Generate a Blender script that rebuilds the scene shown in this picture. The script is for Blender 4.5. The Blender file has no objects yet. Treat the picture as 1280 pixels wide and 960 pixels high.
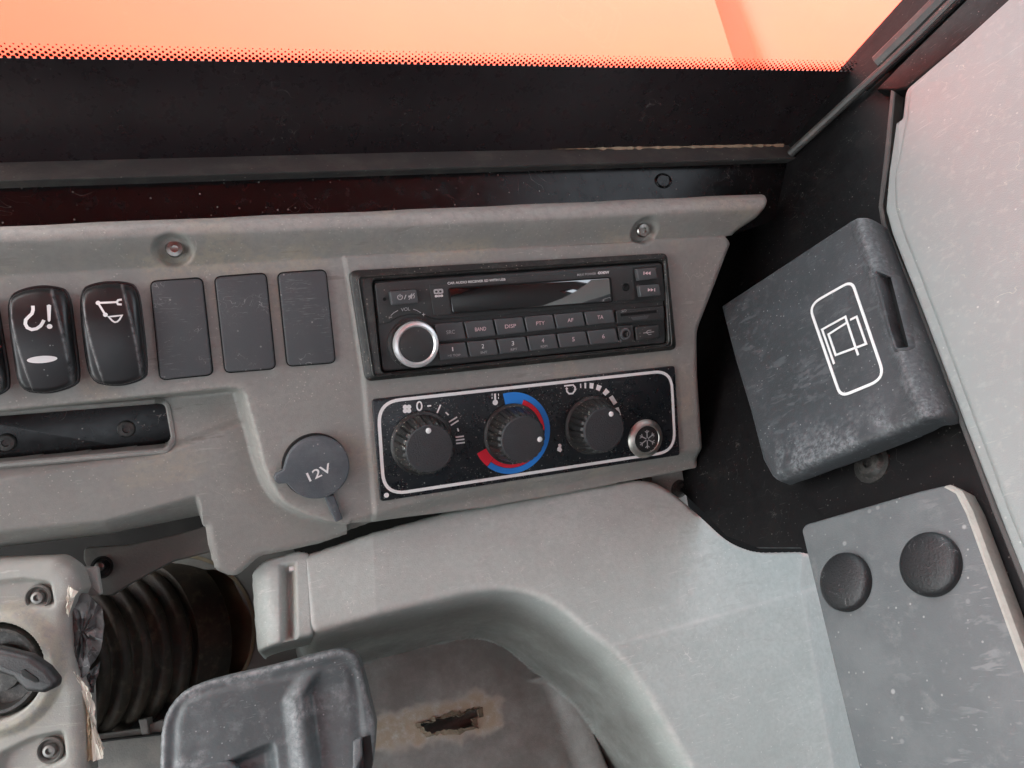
import bpy, bmesh, math, random
import numpy as np
from mathutils import Vector, Matrix
random.seed(7)
S = bpy.context.scene
COL = S.collection
mm = 0.001
F = 961.0                                     # focal length in photo pixels (1280 wide)

# ------------------------------------------------------------------ camera
CAMM = Matrix.Translation((0, 0, 1.75)) @ Matrix.Rotation(math.radians(40), 4, 'X')
cd = bpy.data.cameras.new('camera'); cam = bpy.data.objects.new('camera', cd); COL.objects.link(cam)
cam.matrix_world = CAMM
cd.sensor_width = 36; cd.lens = 36 * F / 1280
cd.clip_start = 0.01; cd.clip_end = 200
S.camera = cam

# ------------------------------------------------------------------ world, sun, exposure
SUN_EL, SUN_AZ = math.radians(66), math.radians(250)       # azimuth: compass-like, from +Y clockwise
w = bpy.data.worlds.new('World'); S.world = w; w.use_nodes = True
nt = w.node_tree
bg = nt.nodes['Background']; bg.inputs['Strength'].default_value = 0.15
sky = nt.nodes.new('ShaderNodeTexSky'); sky.sky_type = 'NISHITA'; sky.sun_disc = False
sky.sun_elevation = SUN_EL; sky.sun_rotation = SUN_AZ
sky.dust_density = 3.5; sky.ozone_density = 0.6
hs_ = nt.nodes.new('ShaderNodeHueSaturation'); hs_.inputs['Saturation'].default_value = .36       # hazy, near-white sky
nt.links.new(sky.outputs[0], hs_.inputs['Color']); tn_ = nt.nodes.new('ShaderNodeMix'); tn_.data_type = 'RGBA'; tn_.blend_type = 'MULTIPLY'; tn_.inputs[0].default_value = 1; tn_.inputs[7].default_value = (1, 1.01, .965, 1)
nt.links.new(hs_.outputs[0], tn_.inputs[6]); nt.links.new(tn_.outputs[2], bg.inputs['Color'])
sl = bpy.data.lights.new('sun', 'SUN'); sl.energy = 3.4; sl.angle = math.radians(0.5); sl.color = (1, .95, .87)
so = bpy.data.objects.new('sun', sl); COL.objects.link(so)
sd = Vector((math.sin(SUN_AZ) * math.cos(SUN_EL), math.cos(SUN_AZ) * math.cos(SUN_EL), math.sin(SUN_EL)))
so.rotation_euler = sd.to_track_quat('Z', 'Y').to_euler()
S.view_settings.view_transform = 'Standard'; S.view_settings.look = 'None'
S.view_settings.gamma = 1; S.view_settings.use_curve_mapping = False
S.view_settings.exposure = 2.58

# ------------------------------------------------------------------ frames: planes of the place, seen from the camera
def ray(px, py): return Vector(((px - 640) / F, (480 - py) / F, -1.0))
class Frame:
    def __init__(s, n, p, U):
        s.n = Vector(n).normalized(); s.p = Vector(p)
        s.U = (U - s.n * U.dot(s.n)).normalized(); s.V = s.n.cross(s.U)
    def hit(s, px, py, h=0.0):                 # local coords of the point of the plane (raised by h) seen at a pixel
        d = ray(px, py); q = d * ((s.n.dot(s.p) + h) / s.n.dot(d)) - s.p
        return Vector((q.dot(s.U), q.dot(s.V), h))
    def h2(s, pts, h=0.0): return [s.hit(x, y, h).xy for x, y in pts]
    def at(s, px, py, h=0.0, px2=None):
        l = s.hit(px, py, h); o = s.p + s.U * l.x + s.V * l.y + s.n * h
        U = s.U
        if px2:
            m = s.hit(px2[0], px2[1], h) - l; U = s.U * m.x + s.V * m.y
        return Frame(s.n, o, U)
    def M(s):
        m = Matrix.Identity(4)
        for i in range(3): m[i][0], m[i][1], m[i][2], m[i][3] = s.U[i], s.V[i], s.n[i], s.p[i]
        return m
    def rel(s, o, h2=None):                    # pure transform from another frame o into s
        return s.M().inverted() @ o.M()
def mkframe(n, px, py, depth, a, b):
    f = Frame(n, ray(px, py) * depth, Vector((1, 0, 0)))
    A, B = f.hit(*a), f.hit(*b); m = B - A
    return Frame(n, f.p, f.U * m.x + f.V * m.y)

D = mkframe((.36, -.12, .925), 640, 400, .44, (437, 340), (836, 317))         # dashboard face
T = mkframe((.20, .42, .885), 640, 640, .465, (465, 672), (700, 622))         # console top
R = mkframe((-.87, .32, .38), 880, 500, .524, (965, 600), (1190, 520))        # right cab side
W = mkframe((.30, -.74, .60), 500, 190, .445, (0, 74), (1000, 87))            # windshield
K = mkframe((.33, .10, .94), 500, 240, .435, (0, 282), (958, 243))            # cowl
Cc = mkframe((.10, .10, .99), 60, 830, .372, (0, 700), (80, 698))             # steering column cover
B = mkframe((.15, .30, .94), 340, 880, .375, (260, 848), (420, 812))          # lever housing

# ------------------------------------------------------------------ materials
MATS = {}
def mat(name, base, rough=.55, spec=.5, metal=0., mott=None, grain=None, speck=None, scratch=None, wear_highlight=None, coat=0., streak=None, rvar=0.):
    m = bpy.data.materials.new(name); m.use_nodes = True; MATS[name] = m
    n, l = m.node_tree.nodes, m.node_tree.links
    b = n['Principled BSDF']
    b.inputs['Roughness'].default_value = rough; b.inputs['Metallic'].default_value = metal
    b.inputs['Specular IOR Level'].default_value = spec; b.inputs['Coat Weight'].default_value = coat
    b.inputs['Coat Roughness'].default_value = .12
    tc0 = n.new('ShaderNodeTexCoord'); oi = n.new('ShaderNodeObjectInfo'); va = n.new('ShaderNodeVectorMath'); va.operation = 'MULTIPLY_ADD'
    l.new(oi.outputs['Random'], va.inputs[0]); va.inputs[1].default_value = (3.1, 1.7, 2.3); l.new(tc0.outputs['Object'], va.inputs[2])
    def noise(scale, det=4, rg=.6, dist=0, vec=None):
        t = n.new('ShaderNodeTexNoise'); t.inputs['Scale'].default_value = scale; t.inputs['Detail'].default_value = det
        t.inputs['Roughness'].default_value = rg; t.inputs['Distortion'].default_value = dist
        l.new(vec or va.outputs[0], t.inputs['Vector']); return t.outputs['Fac']
    def ramp(fac, a, bb):
        r = n.new('ShaderNodeMapRange'); r.inputs[1].default_value = a; r.inputs[2].default_value = bb
        r.interpolation_type = 'SMOOTHSTEP'; l.new(fac, r.inputs[0]); return r.outputs[0]
    def mul(a, v):
        t = n.new('ShaderNodeMath'); t.operation = 'MULTIPLY'; l.new(a, t.inputs[0])
        if isinstance(v, (int, float)): t.inputs[1].default_value = v
        else: l.new(v, t.inputs[1])
        return t.outputs[0]
    rgb = n.new('ShaderNodeRGB'); rgb.outputs[0].default_value = (*base, 1); col = rgb.outputs[0]
    def over(col, c2, fac):
        x = n.new('ShaderNodeMix'); x.data_type = 'RGBA'; l.new(fac, x.inputs[0]); l.new(col, x.inputs[6])
        if isinstance(c2, tuple): x.inputs[7].default_value = (*c2, 1)
        else: l.new(c2, x.inputs[7])
        return x.outputs[2]
    masks = []
    for mo in (mott or []):                     # (scale, lo, hi, colour, amount)
        f = mul(ramp(noise(mo[0], 6, .65), mo[1], mo[2]), mo[4]); col = over(col, mo[3], f); masks.append(f)
    for sp in (speck or []):                    # (scale, radius, colour, amount, patch scale)
        v = n.new('ShaderNodeTexVoronoi'); v.inputs['Scale'].default_value = sp[0] * .42; l.new(va.outputs[0], v.inputs['Vector'])
        f = ramp(v.outputs['Distance'], sp[1] * 1.15, sp[1] * .5)
        f = mul(mul(f, ramp(noise(sp[4], 3), .42, .6)), sp[3]); col = over(col, sp[2], f)
    for sc in (scratch or []):                  # (scale, halfwidth, colour, amount, patch scale)
        q = noise(sc[0], 2, .4, 1.2)
        s1 = n.new('ShaderNodeMath'); s1.operation = 'SUBTRACT'; l.new(q, s1.inputs[0]); s1.inputs[1].default_value = .5
        s2 = n.new('ShaderNodeMath'); s2.operation = 'ABSOLUTE'; l.new(s1.outputs[0], s2.inputs[0])
        f = ramp(s2.outputs[0], sc[1], sc[1] * .2)
        f = mul(mul(f, ramp(noise(sc[4], 5, .7), .52, .66)), sc[3]); col = over(col, sc[2], f)
    for sk in (streak or []):                   # (scale, stretch, angle, threshold, colour, amount, patch scale)
        mp = n.new('ShaderNodeMapping'); mp.inputs['Rotation'].default_value = (0, 0, math.radians(sk[2])); mp.inputs['Scale'].default_value = (1, sk[1], 1)
        l.new(va.outputs[0], mp.inputs['Vector'])
        f = ramp(noise(sk[0], 3, .6, .3, mp.outputs[0]), sk[3], sk[3] + .07)
        f = mul(mul(f, ramp(noise(sk[6], 4, .6), .45, .62)), sk[5]); col = over(col, sk[4], f)
    for wn, wc, wa, *wx in (wear_highlight or []):        # (attribute, colour, amount[, noise scale, lo, hi])
        wx = wx or (260, .3, .62)
        at = n.new('ShaderNodeAttribute'); at.attribute_name = wn
        f = mul(mul(at.outputs['Fac'], ramp(noise(wx[0], 6, .7), wx[1], wx[2])), wa); col = over(col, wc, f)
    l.new(col, b.inputs['Base Color'])
    if rvar:
        r = n.new('ShaderNodeMapRange'); r.inputs[3].default_value = rough - rvar; r.inputs[4].default_value = rough + rvar
        r.inputs[1].default_value = .3; r.inputs[2].default_value = .7
        l.new(noise(120, 6, .7), r.inputs[0]); l.new(r.outputs[0], b.inputs['Roughness'])
    if grain:
        bp = n.new('ShaderNodeBump'); bp.inputs['Strength'].default_value = grain[1]; bp.inputs['Distance'].default_value = .0006
        l.new(noise(grain[0], 3, .6), bp.inputs['Height']); l.new(bp.outputs[0], b.inputs['Normal'])
    return m
DUST = (.42, .39, .33)
dash_m = mat('dash_plastic', (.268, .266, .247), .5, .4, mott=[(16, .4, .72, (.335, .332, .31), .7), (55, .5, .8, (.215, .218, .205), .6), (120, .55, .75, (.37, .362, .33), .5), (330, .4, .7, (.225, .228, .216), .5)],
             grain=(1700, .28), speck=[(900, .16, (.55, .52, .46), .6, 60)], scratch=[(60, .006, (.5, .48, .44), .5, 30)],
             wear_highlight=[('wear_highlight', (.5, .48, .44), .55), ('dust', (.44, .38, .28), .5)], rvar=.08, streak=[(80, 6, 25, .63, (.45, .435, .40), .4, 28), (110, 8, -50, .64, (.45, .435, .4), .4, 24), (40, 5, 80, .6, (.17, .16, .145), .5, 16)])
cons_m = mat('console_plastic', (.385, .420, .401), .46, .5, mott=[(14, .4, .7, (.458, .498, .478), .8), (45, .5, .8, (.295, .323, .308), .55), (120, .5, .75, (.48, .525, .497), .45), (400, .35, .7, (.318, .352, .335), .5)],
             grain=(1500, .3), speck=[(800, .14, (.7, .7, .66), .6, 70)], scratch=[(45, .006, (.62, .62, .58), .6, 26), (130, .012, (.58, .58, .54), .4, 40)],
             wear_highlight=[('wear_highlight', (.56, .555, .53), .6, 120, .2, .7), ('grime_shade', (.118, .119, .110), 1., 40, -.35, .75), ('stain', (.25, .2, .135), .9, 160, .1, .6)], rvar=.08, streak=[(70, 8, 30, .62, (.58, .59, .565), .45, 24), (95, 10, -35, .63, (.6, .61, .585), .5, 20), (40, 4, 70, .6, (.29, .315, .30), .3, 14), (130, 12, 65, .64, (.62, .63, .60), .5, 30)])
side_m = mat('side_lining', (.29, .318, .312), .42, .5, mott=[(14, .35, .7, (.33, .36, .353), .7), (50, .5, .8, (.31, .318, .308), .4), (220, .5, .75, (.46, .465, .445), .35)], grain=(1500, .25),
             speck=[(420, .1, (.7, .7, .66), .6, 50)], scratch=[(60, .004, (.66, .65, .54), .8, 20), (150, .006, (.55, .55, .52), .3, 25)], rvar=.05, streak=[(35, 20, 60, .64, (.6, .6, .56), .7, 14), (60, 18, -60, .65, (.6, .6, .56), .6, 16), (20, 3, 40, .58, (.3, .305, .295), .5, 9)])
blackgloss_m = mat('black_painted_steel', (.007, .0065, .007), .5, .22, mott=[(40, .5, .8, (.016, .015, .014), .8)], grain=(500, .12),
                   speck=[(900, .13, (.16, .155, .14), .7, 60), (420, .07, (.28, .27, .24), .6, 22)], scratch=[(70, .004, (.2, .19, .17), .5, 30)], rvar=.1, streak=[(60, 22, 65, .66, (.13, .125, .115), .7, 16), (90, 20, -20, .67, (.13, .125, .115), .6, 20)])
cowl_m = mat('black_gloss_trim', (.005, .0045, .005), .24, .28, mott=[(30, .5, .8, (.012, .01, .01), .8)],
             speck=[(500, .11, (.35, .33, .3), .7, 40)], scratch=[(60, .004, (.25, .22, .2), .5, 20)], rvar=.08)
frit_m = mat('black_ceramic_print', (.016, .0115, .013), .3, .5, mott=[(9, .35, .75, (.028, .021, .023), .8)],
             speck=[(520, .08, (.25, .23, .21), .5, 22)], scratch=[(50, .003, (.3, .27, .25), .4, 16)], rvar=.08)
rubber_m = mat('grey_rubber', (.062, .061, .059), .45, .5, mott=[(60, .45, .75, (.16, .15, .13), .5)], grain=(900, .2),
               speck=[(500, .12, (.5, .48, .42), .6, 40)], wear_highlight=[('wear_highlight', (.5, .47, .38), .8)])
swb_m = mat('switch_black', (.016, .016, .017), .33, .5, mott=[(70, .5, .8, (.04, .04, .04), .5)], grain=(2200, .12), speck=[(600, .1, (.4, .4, .38), .5, 60)], rvar=.06,
            wear_highlight=[('wear_highlight', (.36, .36, .36), .8)])
blank_m = mat('blank_cover', (.072, .077, .082), .5, .5, mott=[(60, .4, .7, (.085, .09, .094), .7)], grain=(2200, .2), speck=[(500, .12, (.4, .4, .38), .6, 50)],
              scratch=[(160, .012, (.32, .32, .32), .8, 60)], rvar=.06, streak=[(110, 14, 60, .6, (.17, .178, .185), .7, 40), (160, 18, -30, .62, (.24, .25, .25), .6, 40)])
radio_m = mat('radio_black', (.034, .035, .035), .42, .5, mott=[(90, .5, .75, (.06, .058, .052), .5)], grain=(1600, .2), speck=[(900, .14, (.35, .33, .28), .6, 90)], rvar=.08)
bezel_m = mat('radio_bezel_black', (.018, .018, .017), .45, .5, mott=[(130, .45, .7, (.075, .07, .06), .55)], grain=(900, .35), speck=[(1100, .2, (.3, .28, .22), .7, 120)])
btn_m = mat('button_grey', (.074, .078, .081), .34, .5, mott=[(100, .5, .8, (.06, .06, .058), .6)], grain=(2400, .1), rvar=.06)
gap_m = mat('dark_gap', (.006, .006, .006), .6, .3)
lcd_m = mat('lcd_glass', (.004, .0055, .007), .05, 1.0, coat=1.)
lcd_m.node_tree.nodes['Principled BSDF'].inputs['Coat IOR'].default_value = 2.3; lcd_m.node_tree.nodes['Principled BSDF'].inputs['Coat Roughness'].default_value = .04
hvac_m = mat('heater_panel_film', (.010, .012, .015), .3, .5, mott=[(45, .5, .8, (.03, .033, .038), .6), (170, .62, .8, (.16, .155, .14), .5)], grain=(1800, .1),
             speck=[(700, .13, (.4, .39, .36), .8, 60), (1500, .2, (.35, .34, .3), .7, 40)], scratch=[(80, .006, (.13, .13, .13), .5, 40)], rvar=.1, streak=[(60, 14, 8, .6, (.05, .053, .057), .7, 26)])
knob_m = mat('knob_black', (.017, .017, .017), .36, .5, mott=[(160, .5, .75, (.06, .057, .05), .6)], grain=(1300, .5), speck=[(1300, .22, (.42, .4, .33), .9, 90)])
knobcap_m = mat('knob_cap_grained', (.034, .036, .039), .48, .5, mott=[(200, .45, .75, (.05, .052, .054), .5)], grain=(1500, .8))
cap_m = mat('rubber_cap', (.085, .097, .108), .55, .45, mott=[(70, .4, .7, (.13, .143, .152), .7), (260, .6, .8, (.2, .2, .19), .5)], grain=(1300, .3), speck=[(700, .14, (.4, .4, .38), .6, 70)], streak=[(110, 10, 40, .58, (.2, .215, .22), .6, 40)])
box_m = mat('worn_black_plastic', (.046, .051, .055), .5, .5, mott=[(30, .4, .7, (.065, .071, .078), .7), (200, .5, .75, (.105, .112, .12), .5)], grain=(1500, .3),
            speck=[(800, .15, (.35, .36, .36), .6, 60)], wear_highlight=[('wear_highlight', (.24, .255, .265), .75, 420, .35, .7)], rvar=.08, streak=[(60, 3, 65, .56, (.12, .13, .138), .5, 28), (150, 9, 20, .63, (.2, .21, .22), .5, 40)])
lever_m = mat('worn_lever_plastic', (.064, .075, .078), .42, .5, mott=[(26, .4, .7, (.12, .138, .143), .7), (150, .5, .75, (.2, .212, .22), .4)], grain=(700, .3),
              speck=[(700, .13, (.4, .41, .41), .6, 50)], scratch=[(150, .008, (.3, .31, .31), .3, 40)], wear_highlight=[('wear_highlight', (.36, .375, .38), .6, 300, .3, .7)], rvar=.1, streak=[(50, 3, 10, .56, (.16, .17, .178), .5, 22), (130, 10, -40, .64, (.26, .27, .28), .45, 34)])
plate_m = mat('grey_panel', (.112, .124, .128), .48, .45, mott=[(28, .4, .7, (.155, .168, .17), .8), (70, .55, .72, (.22, .23, .225), .5), (50, .5, .8, (.125, .132, .136), .5)], grain=(1300, .35),
              speck=[(260, .13, (.36, .37, .36), .8, 22), (560, .13, (.4, .41, .39), .7, 40), (120, .07, (.33, .34, .33), .7, 14)], rvar=.06, streak=[(50, 4, 70, .58, (.24, .25, .248), .6, 18), (120, 10, 20, .64, (.32, .33, .32), .45, 30)])
edge_m = mat('panel_edge_worn', (.42, .41, .37), .6, .4, mott=[(200, .4, .7, (.3, .29, .26), .6)])
plug_m = mat('black_plug', (.016, .0172, .0185), .42, .5, mott=[(90, .45, .75, (.02, .022, .0235), .6)], grain=(900, .5), scratch=[(150, .02, (.3, .31, .31), .6, 50)])
colc_m = mat('column_cover_plastic', (.275, .28, .262), .5, .45, mott=[(30, .4, .7, (.33, .335, .315), .7), (120, .55, .75, (.37, .37, .34), .4)], grain=(1300, .3),
             speck=[(700, .13, (.6, .6, .56), .5, 60)], wear_highlight=[('dust', (.45, .42, .32), .6)], streak=[(60, 14, 20, .61, (.46, .46, .43), .6, 24)])
boot_m = mat('bellows_rubber', (.020, .0165, .0125), .6, .3, mott=[(45, .4, .7, (.045, .036, .026), .8), (120, .5, .72, (.095, .077, .055), .6)], grain=(900, .3))
under_m = mat('under_dash_grey', (.12, .12, .112), .6, .3, mott=[(35, .4, .7, (.2, .195, .175), .7)], grain=(900, .3))
dark_m = mat('under_dash_dark', (.007, .007, .0065), .7, .2, mott=[(35, .5, .7, (.014, .013, .012), .7)])
steel_m = mat('screw_steel', (.2, .195, .185), .42, .5, 1., mott=[(300, .45, .7, (.2, .19, .17), .6)])
dsteel_m = mat('dark_bolt_steel', (.035, .034, .032), .42, .5, .3, mott=[(300, .45, .7, (.12, .11, .10), .6)], grain=(900, .3))
bright_m = mat('screw_bright', (.36, .355, .335), .3, .5, 1., mott=[(300, .45, .7, (.2, .19, .17), .6)])
brushed_m = mat('button_steel', (.55, .53, .49), .42, .5, 1., mott=[(260, .5, .7, (.36, .34, .3), .5)])
chrome_m = mat('knob_ring_silver', (.78, .79, .79), .3, .5, .6)
white_m = mat('white_print', (.8, .8, .79), .5, .4)
grey_print_m = mat('grey_print', (.42, .42, .42), .5, .4)
dim_m = mat('dim_print', (.16, .16, .16), .5, .4)
pink_m = mat('pink_print', (.74, .54, .56), .5, .4)
redm = mat('red_print', (.72, .02, .045), .45, .4)
dimred_m = mat('dim_red_lens', (.06, .006, .006), .35, .5)
bluem = mat('blue_print', (.025, .22, .68), .45, .4)
foil_m = mat('torn_foil_tape', (.075, .075, .075), .35, .5, .2, mott=[(120, .45, .7, (.2, .2, .2), .7)], scratch=[(90, .02, (.5, .5, .5), .6, 40)])
paper_m = mat('torn_paper', (.66, .63, .55), .8, .2, mott=[(150, .5, .7, (.45, .38, .27), .6)])
card_m = mat('brown_card', (.30, .235, .16), .8, .2, mott=[(150, .5, .7, (.45, .38, .28), .6)])
card2_m = mat('torn_felt', (.15, .125, .09), .85, .2, mott=[(150, .45, .7, (.25, .21, .15), .7), (320, .5, .7, (.07, .062, .05), .6)], grain=(700, .5))
tan_m = mat('tan_collar', (.16, .13, .085), .7, .2, mott=[(60, .4, .7, (.2, .17, .12), .7)])
key_m = mat('key_plastic', (.03, .031, .032), .4, .5, mott=[(100, .5, .7, (.06, .06, .06), .6)], grain=(1200, .3))
orange_m = mat('orange_paint', (.82, .034, .0030), .35, .5, mott=[(6, .4, .7, (.84, .039, .0038), .6)], speck=[(60, .06, (.6, .05, .015), .5, 8)])
trim_m = mat('dark_cab_trim', (.05, .05, .05), .6, .3)
roof_m = mat('roof_lining', (.45, .45, .43), .8, .2)
glass_m = bpy.data.materials.new('clear_glass'); glass_m.use_nodes = True
_n, _l = glass_m.node_tree.nodes, glass_m.node_tree.links
_n.remove(_n['Principled BSDF'])
_t = _n.new('ShaderNodeBsdfTransparent'); _t.inputs[0].default_value = (.94, .96, .95, 1)
_g = _n.new('ShaderNodeBsdfGlossy'); _g.inputs['Roughness'].default_value = .03
_f = _n.new('ShaderNodeFresnel'); _f.inputs[0].default_value = 1.2
_x = _n.new('ShaderNodeMixShader'); _l.new(_f.outputs[0], _x.inputs[0]); _l.new(_t.outputs[0], _x.inputs[1]); _l.new(_g.outputs[0], _x.inputs[2])
_l.new(_x.outputs[0], _n['Material Output'].inputs[0])

# ------------------------------------------------------------------ object helpers
def link(name, me, m, parent=None, M=None, smooth=35):
    if m: me.materials.append(m)
    if smooth and len(me.polygons):
        me.polygons.foreach_set('use_smooth', [True] * len(me.polygons)); me.set_sharp_from_angle(angle=math.radians(smooth))
    o = bpy.data.objects.new(name, me); COL.objects.link(o)
    if parent is not None:
        o.parent = parent
        if M is not None: o.matrix_local = M
    elif M is not None: o.matrix_world = CAMM @ M
    return o
def obj(name, bm, m, parent=None, M=None, smooth=35):
    me = bpy.data.meshes.new(name)
    bmesh.ops.remove_doubles(bm, verts=bm.verts, dist=1e-6)
    bmesh.ops.recalc_face_normals(bm, faces=bm.faces); bm.to_mesh(me); bm.free()
    return link(name, me, m, parent, M, smooth)
def tag(o, label=None, cat=None, group=None, kind=None):
    for k, v in (('label', label), ('category', cat), ('group', group), ('kind', kind)):
        if v: o[k] = v
    return o
def thing(name, fr, label, cat, group=None):
    o = bpy.data.objects.new(name, None); COL.objects.link(o); o.empty_display_size = .01
    o.matrix_world = CAMM @ fr.M(); return tag(o, label, cat, group)
def area(p): return .5 * sum(p[i][0] * p[(i + 1) % len(p)][1] - p[(i + 1) % len(p)][0] * p[i][1] for i in range(len(p)))
def ccw(p):
    p = [Vector((q[0], q[1])) for q in p]
    return p if area(p) > 0 else p[::-1]
def fillet(p, r, seg=5):
    n = len(p); rr = list(r) if isinstance(r, (list, tuple)) else [r] * n
    if area(p) < 0: rr = rr[::-1]
    p = ccw(p); out = []
    for i in range(n):
        a, b, c = p[i - 1], p[i], p[(i + 1) % n]
        if rr[i] <= 0: out.append(b); continue
        u, v = (a - b), (c - b); lu, lv = u.length, v.length; u /= lu; v /= lv
        ang = math.acos(max(-1, min(1, u.dot(v))))
        t = min(rr[i] / math.tan(ang / 2), lu * .48, lv * .48)
        p1, p2 = b + u * t, b + v * t
        for k in range(seg + 1):
            s = k / seg
            out.append(p1 * (1 - s) ** 2 + b * 2 * s * (1 - s) + p2 * s * s)
    return out
def chaikin(p, n=2):
    p = ccw(p)
    for _ in range(n): p = [q for a, b in zip(p, p[1:] + p[:1]) for q in (a.lerp(b, .25), a.lerp(b, .75))]
    return p
def inset(p, d):
    n = len(p); out = []
    for i in range(n):
        a, b, c = p[i - 1], p[i], p[(i + 1) % n]
        e1, e2 = (b - a), (c - b)
        if e1.length < 1e-9 or e2.length < 1e-9: out.append(b.copy()); continue
        e1.normalize(); e2.normalize()
        n1, n2 = Vector((-e1.y, e1.x)), Vector((-e2.y, e2.x))
        m = n1 + n2; k = m.dot(n1)
        out.append(b + m * (d / max(k, .35)))
    return out
def rings(bm, rs, cap0=True, cap1=True):        # rs: list of lists of 3D points, same count, closed loops
    vs = [[bm.verts.new(p) for p in r] for r in rs]
    n = len(vs[0])
    for a, b in zip(vs, vs[1:]):
        for i in range(n):
            j = (i + 1) % n
            try: bm.faces.new((a[i], a[j], b[j], b[i]))
            except ValueError: pass
    if cap0: bm.faces.new(vs[0][::-1])
    if cap1: bm.faces.new(vs[-1])
    return vs
def prism(p, z0, z1, bev=0, seg=3, bm=None, dome=0, draft=0):
    bm = bm or bmesh.new(); p = ccw(p)
    L = [[(q.x, q.y, z0) for q in (inset(p, -draft) if draft else p)]]
    if bev:
        L.append([(q.x, q.y, z1 - bev) for q in p])
        for k in range(1, seg + 1):
            a = k / seg * math.pi / 2
            q = inset(p, bev * (1 - math.cos(a))); L.append([(v.x, v.y, z1 - bev + bev * math.sin(a)) for v in q])
    else: L.append([(q.x, q.y, z1) for q in p])
    rings(bm, L); return bm
def ring(p, wd, z0, z1, bm=None, bev=0):        # a closed frame of width wd inside outline p
    bm = bm or bmesh.new(); p = ccw(p); q = inset(p, wd)
    P = lambda a, z: [(v.x, v.y, z) for v in a]
    if bev:
        L = [P(p, z0), P(p, z1 - bev), P(inset(p, bev), z1), P(inset(p, wd - bev), z1), P(q, z1 - bev), P(q, z0)]
    else: L = [P(p, z0), P(p, z1), P(q, z1), P(q, z0)]
    rings(bm, L + [L[0]], False, False); return bm
def frame_between(outer, inner, z0, z1o, z1i, zi0, bm=None):   # same-count outer and inner loops, sloped top
    bm = bm or bmesh.new(); P = lambda a, z: [(v.x, v.y, z) for v in a]
    rings(bm, [P(outer, z0), P(outer, z1o - .0008), P(inset(outer, .0008), z1o), P(inset(inner, -.0006), z1i), P(inner, z1i - .0006), P(inner, zi0)], False, False); return bm
def lathe(prof, seg=32, bm=None, c=(0, 0, 0), sx=1, sy=1, flute=None):
    bm = bm or bmesh.new(); L = []
    for k, (r, z) in enumerate(prof):
        L.append([(c[0] + sx * r * math.cos(2 * math.pi * i / seg) * (flute(k, i) if flute else 1), c[1] + sy * r * math.sin(2 * math.pi * i / seg) * (flute(k, i) if flute else 1), c[2] + z) for i in range(seg)])
    rings(bm, L); return bm
def ngon(cx, cy, r, seg=24, ry=None): return [Vector((cx + r * math.cos(2 * math.pi * i / seg), cy + (ry or r) * math.sin(2 * math.pi * i / seg))) for i in range(seg)]
def stroke(pts, wd, z0, z1, bm=None, closed=False, zf=None, sub=1):
    """raised line of width wd along 2D points"""
    bm = bm or bmesh.new(); pts = [Vector((p[0], p[1])) for p in pts]
    if sub > 1:
        q = []
        for a, b in zip(pts, pts[1:] + (pts[:1] if closed else [])):
            q += [a.lerp(b, k / sub) for k in range(sub)]
        if not closed: q.append(pts[-1])
        pts = q
    n = len(pts); Lp, Rp = [], []
    for i in range(n):
        a = pts[i - 1] if (i > 0 or closed) else None; c = pts[(i + 1) % n] if (i < n - 1 or closed) else None
        e1 = (pts[i] - a).normalized() if a is not None else None; e2 = (c - pts[i]).normalized() if c is not None else None
        if e1 is None: e1 = e2
        if e2 is None: e2 = e1
        m = Vector((-e1.y - e2.y, e1.x + e2.x)); k = m.dot(Vector((-e1.y, e1.x)))
        m = m * (wd / 2 / max(k, .5)); Lp.append(pts[i] + m); Rp.append(pts[i] - m)
    zz = (lambda p: zf(p.x, p.y)) if zf else (lambda p: 0)
    vs = []
    for i in range(n):
        vs.append([bm.verts.new((Lp[i].x, Lp[i].y, zz(Lp[i]) + z0)), bm.verts.new((Lp[i].x, Lp[i].y, zz(Lp[i]) + z1)),
                   bm.verts.new((Rp[i].x, Rp[i].y, zz(Rp[i]) + z1)), bm.verts.new((Rp[i].x, Rp[i].y, zz(Rp[i]) + z0))])
    for i in range(n if closed else n - 1):
        a, b = vs[i], vs[(i + 1) % n]
        for k in range(4): bm.faces.new((a[k], a[(k + 1) % 4], b[(k + 1) % 4], b[k]))
    if not closed: bm.faces.new(vs[0]); bm.faces.new(vs[-1][::-1])
    return bm
def flat(p, z0, z1, bm=None, zf=None):
    bm = bm or bmesh.new(); p = ccw(p)
    if zf: rings(bm, [[(q.x, q.y, zf(q.x, q.y) + z0) for q in p], [(q.x, q.y, zf(q.x, q.y) + z1) for q in p]])
    else: rings(bm, [[(q.x, q.y, z0) for q in p], [(q.x, q.y, z1) for q in p]])
    return bm
def tube(pts, r, seg=10, bm=None):
    bm = bm or bmesh.new(); pts = [Vector(p) for p in pts]; L = []
    for i, p in enumerate(pts):
        t = (pts[min(i + 1, len(pts) - 1)] - pts[max(i - 1, 0)]).normalized()
        u = t.orthogonal().normalized() if i == 0 else (u - t * u.dot(t)).normalized(); v = t.cross(u)
        rr = r[i] if isinstance(r, (list, tuple)) else r
        L.append([p + u * rr * math.cos(2 * math.pi * k / seg) + v * rr * math.sin(2 * math.pi * k / seg) for k in range(seg)])
    rings(bm, L); return bm
def loft(rows, bm=None):
    bm = bm or bmesh.new(); vs = [[bm.verts.new(p) for p in r] for r in rows]
    for a, b in zip(vs, vs[1:]):
        for i in range(len(a) - 1): bm.faces.new((a[i], a[i + 1], b[i + 1], b[i]))
    return bm
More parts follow.
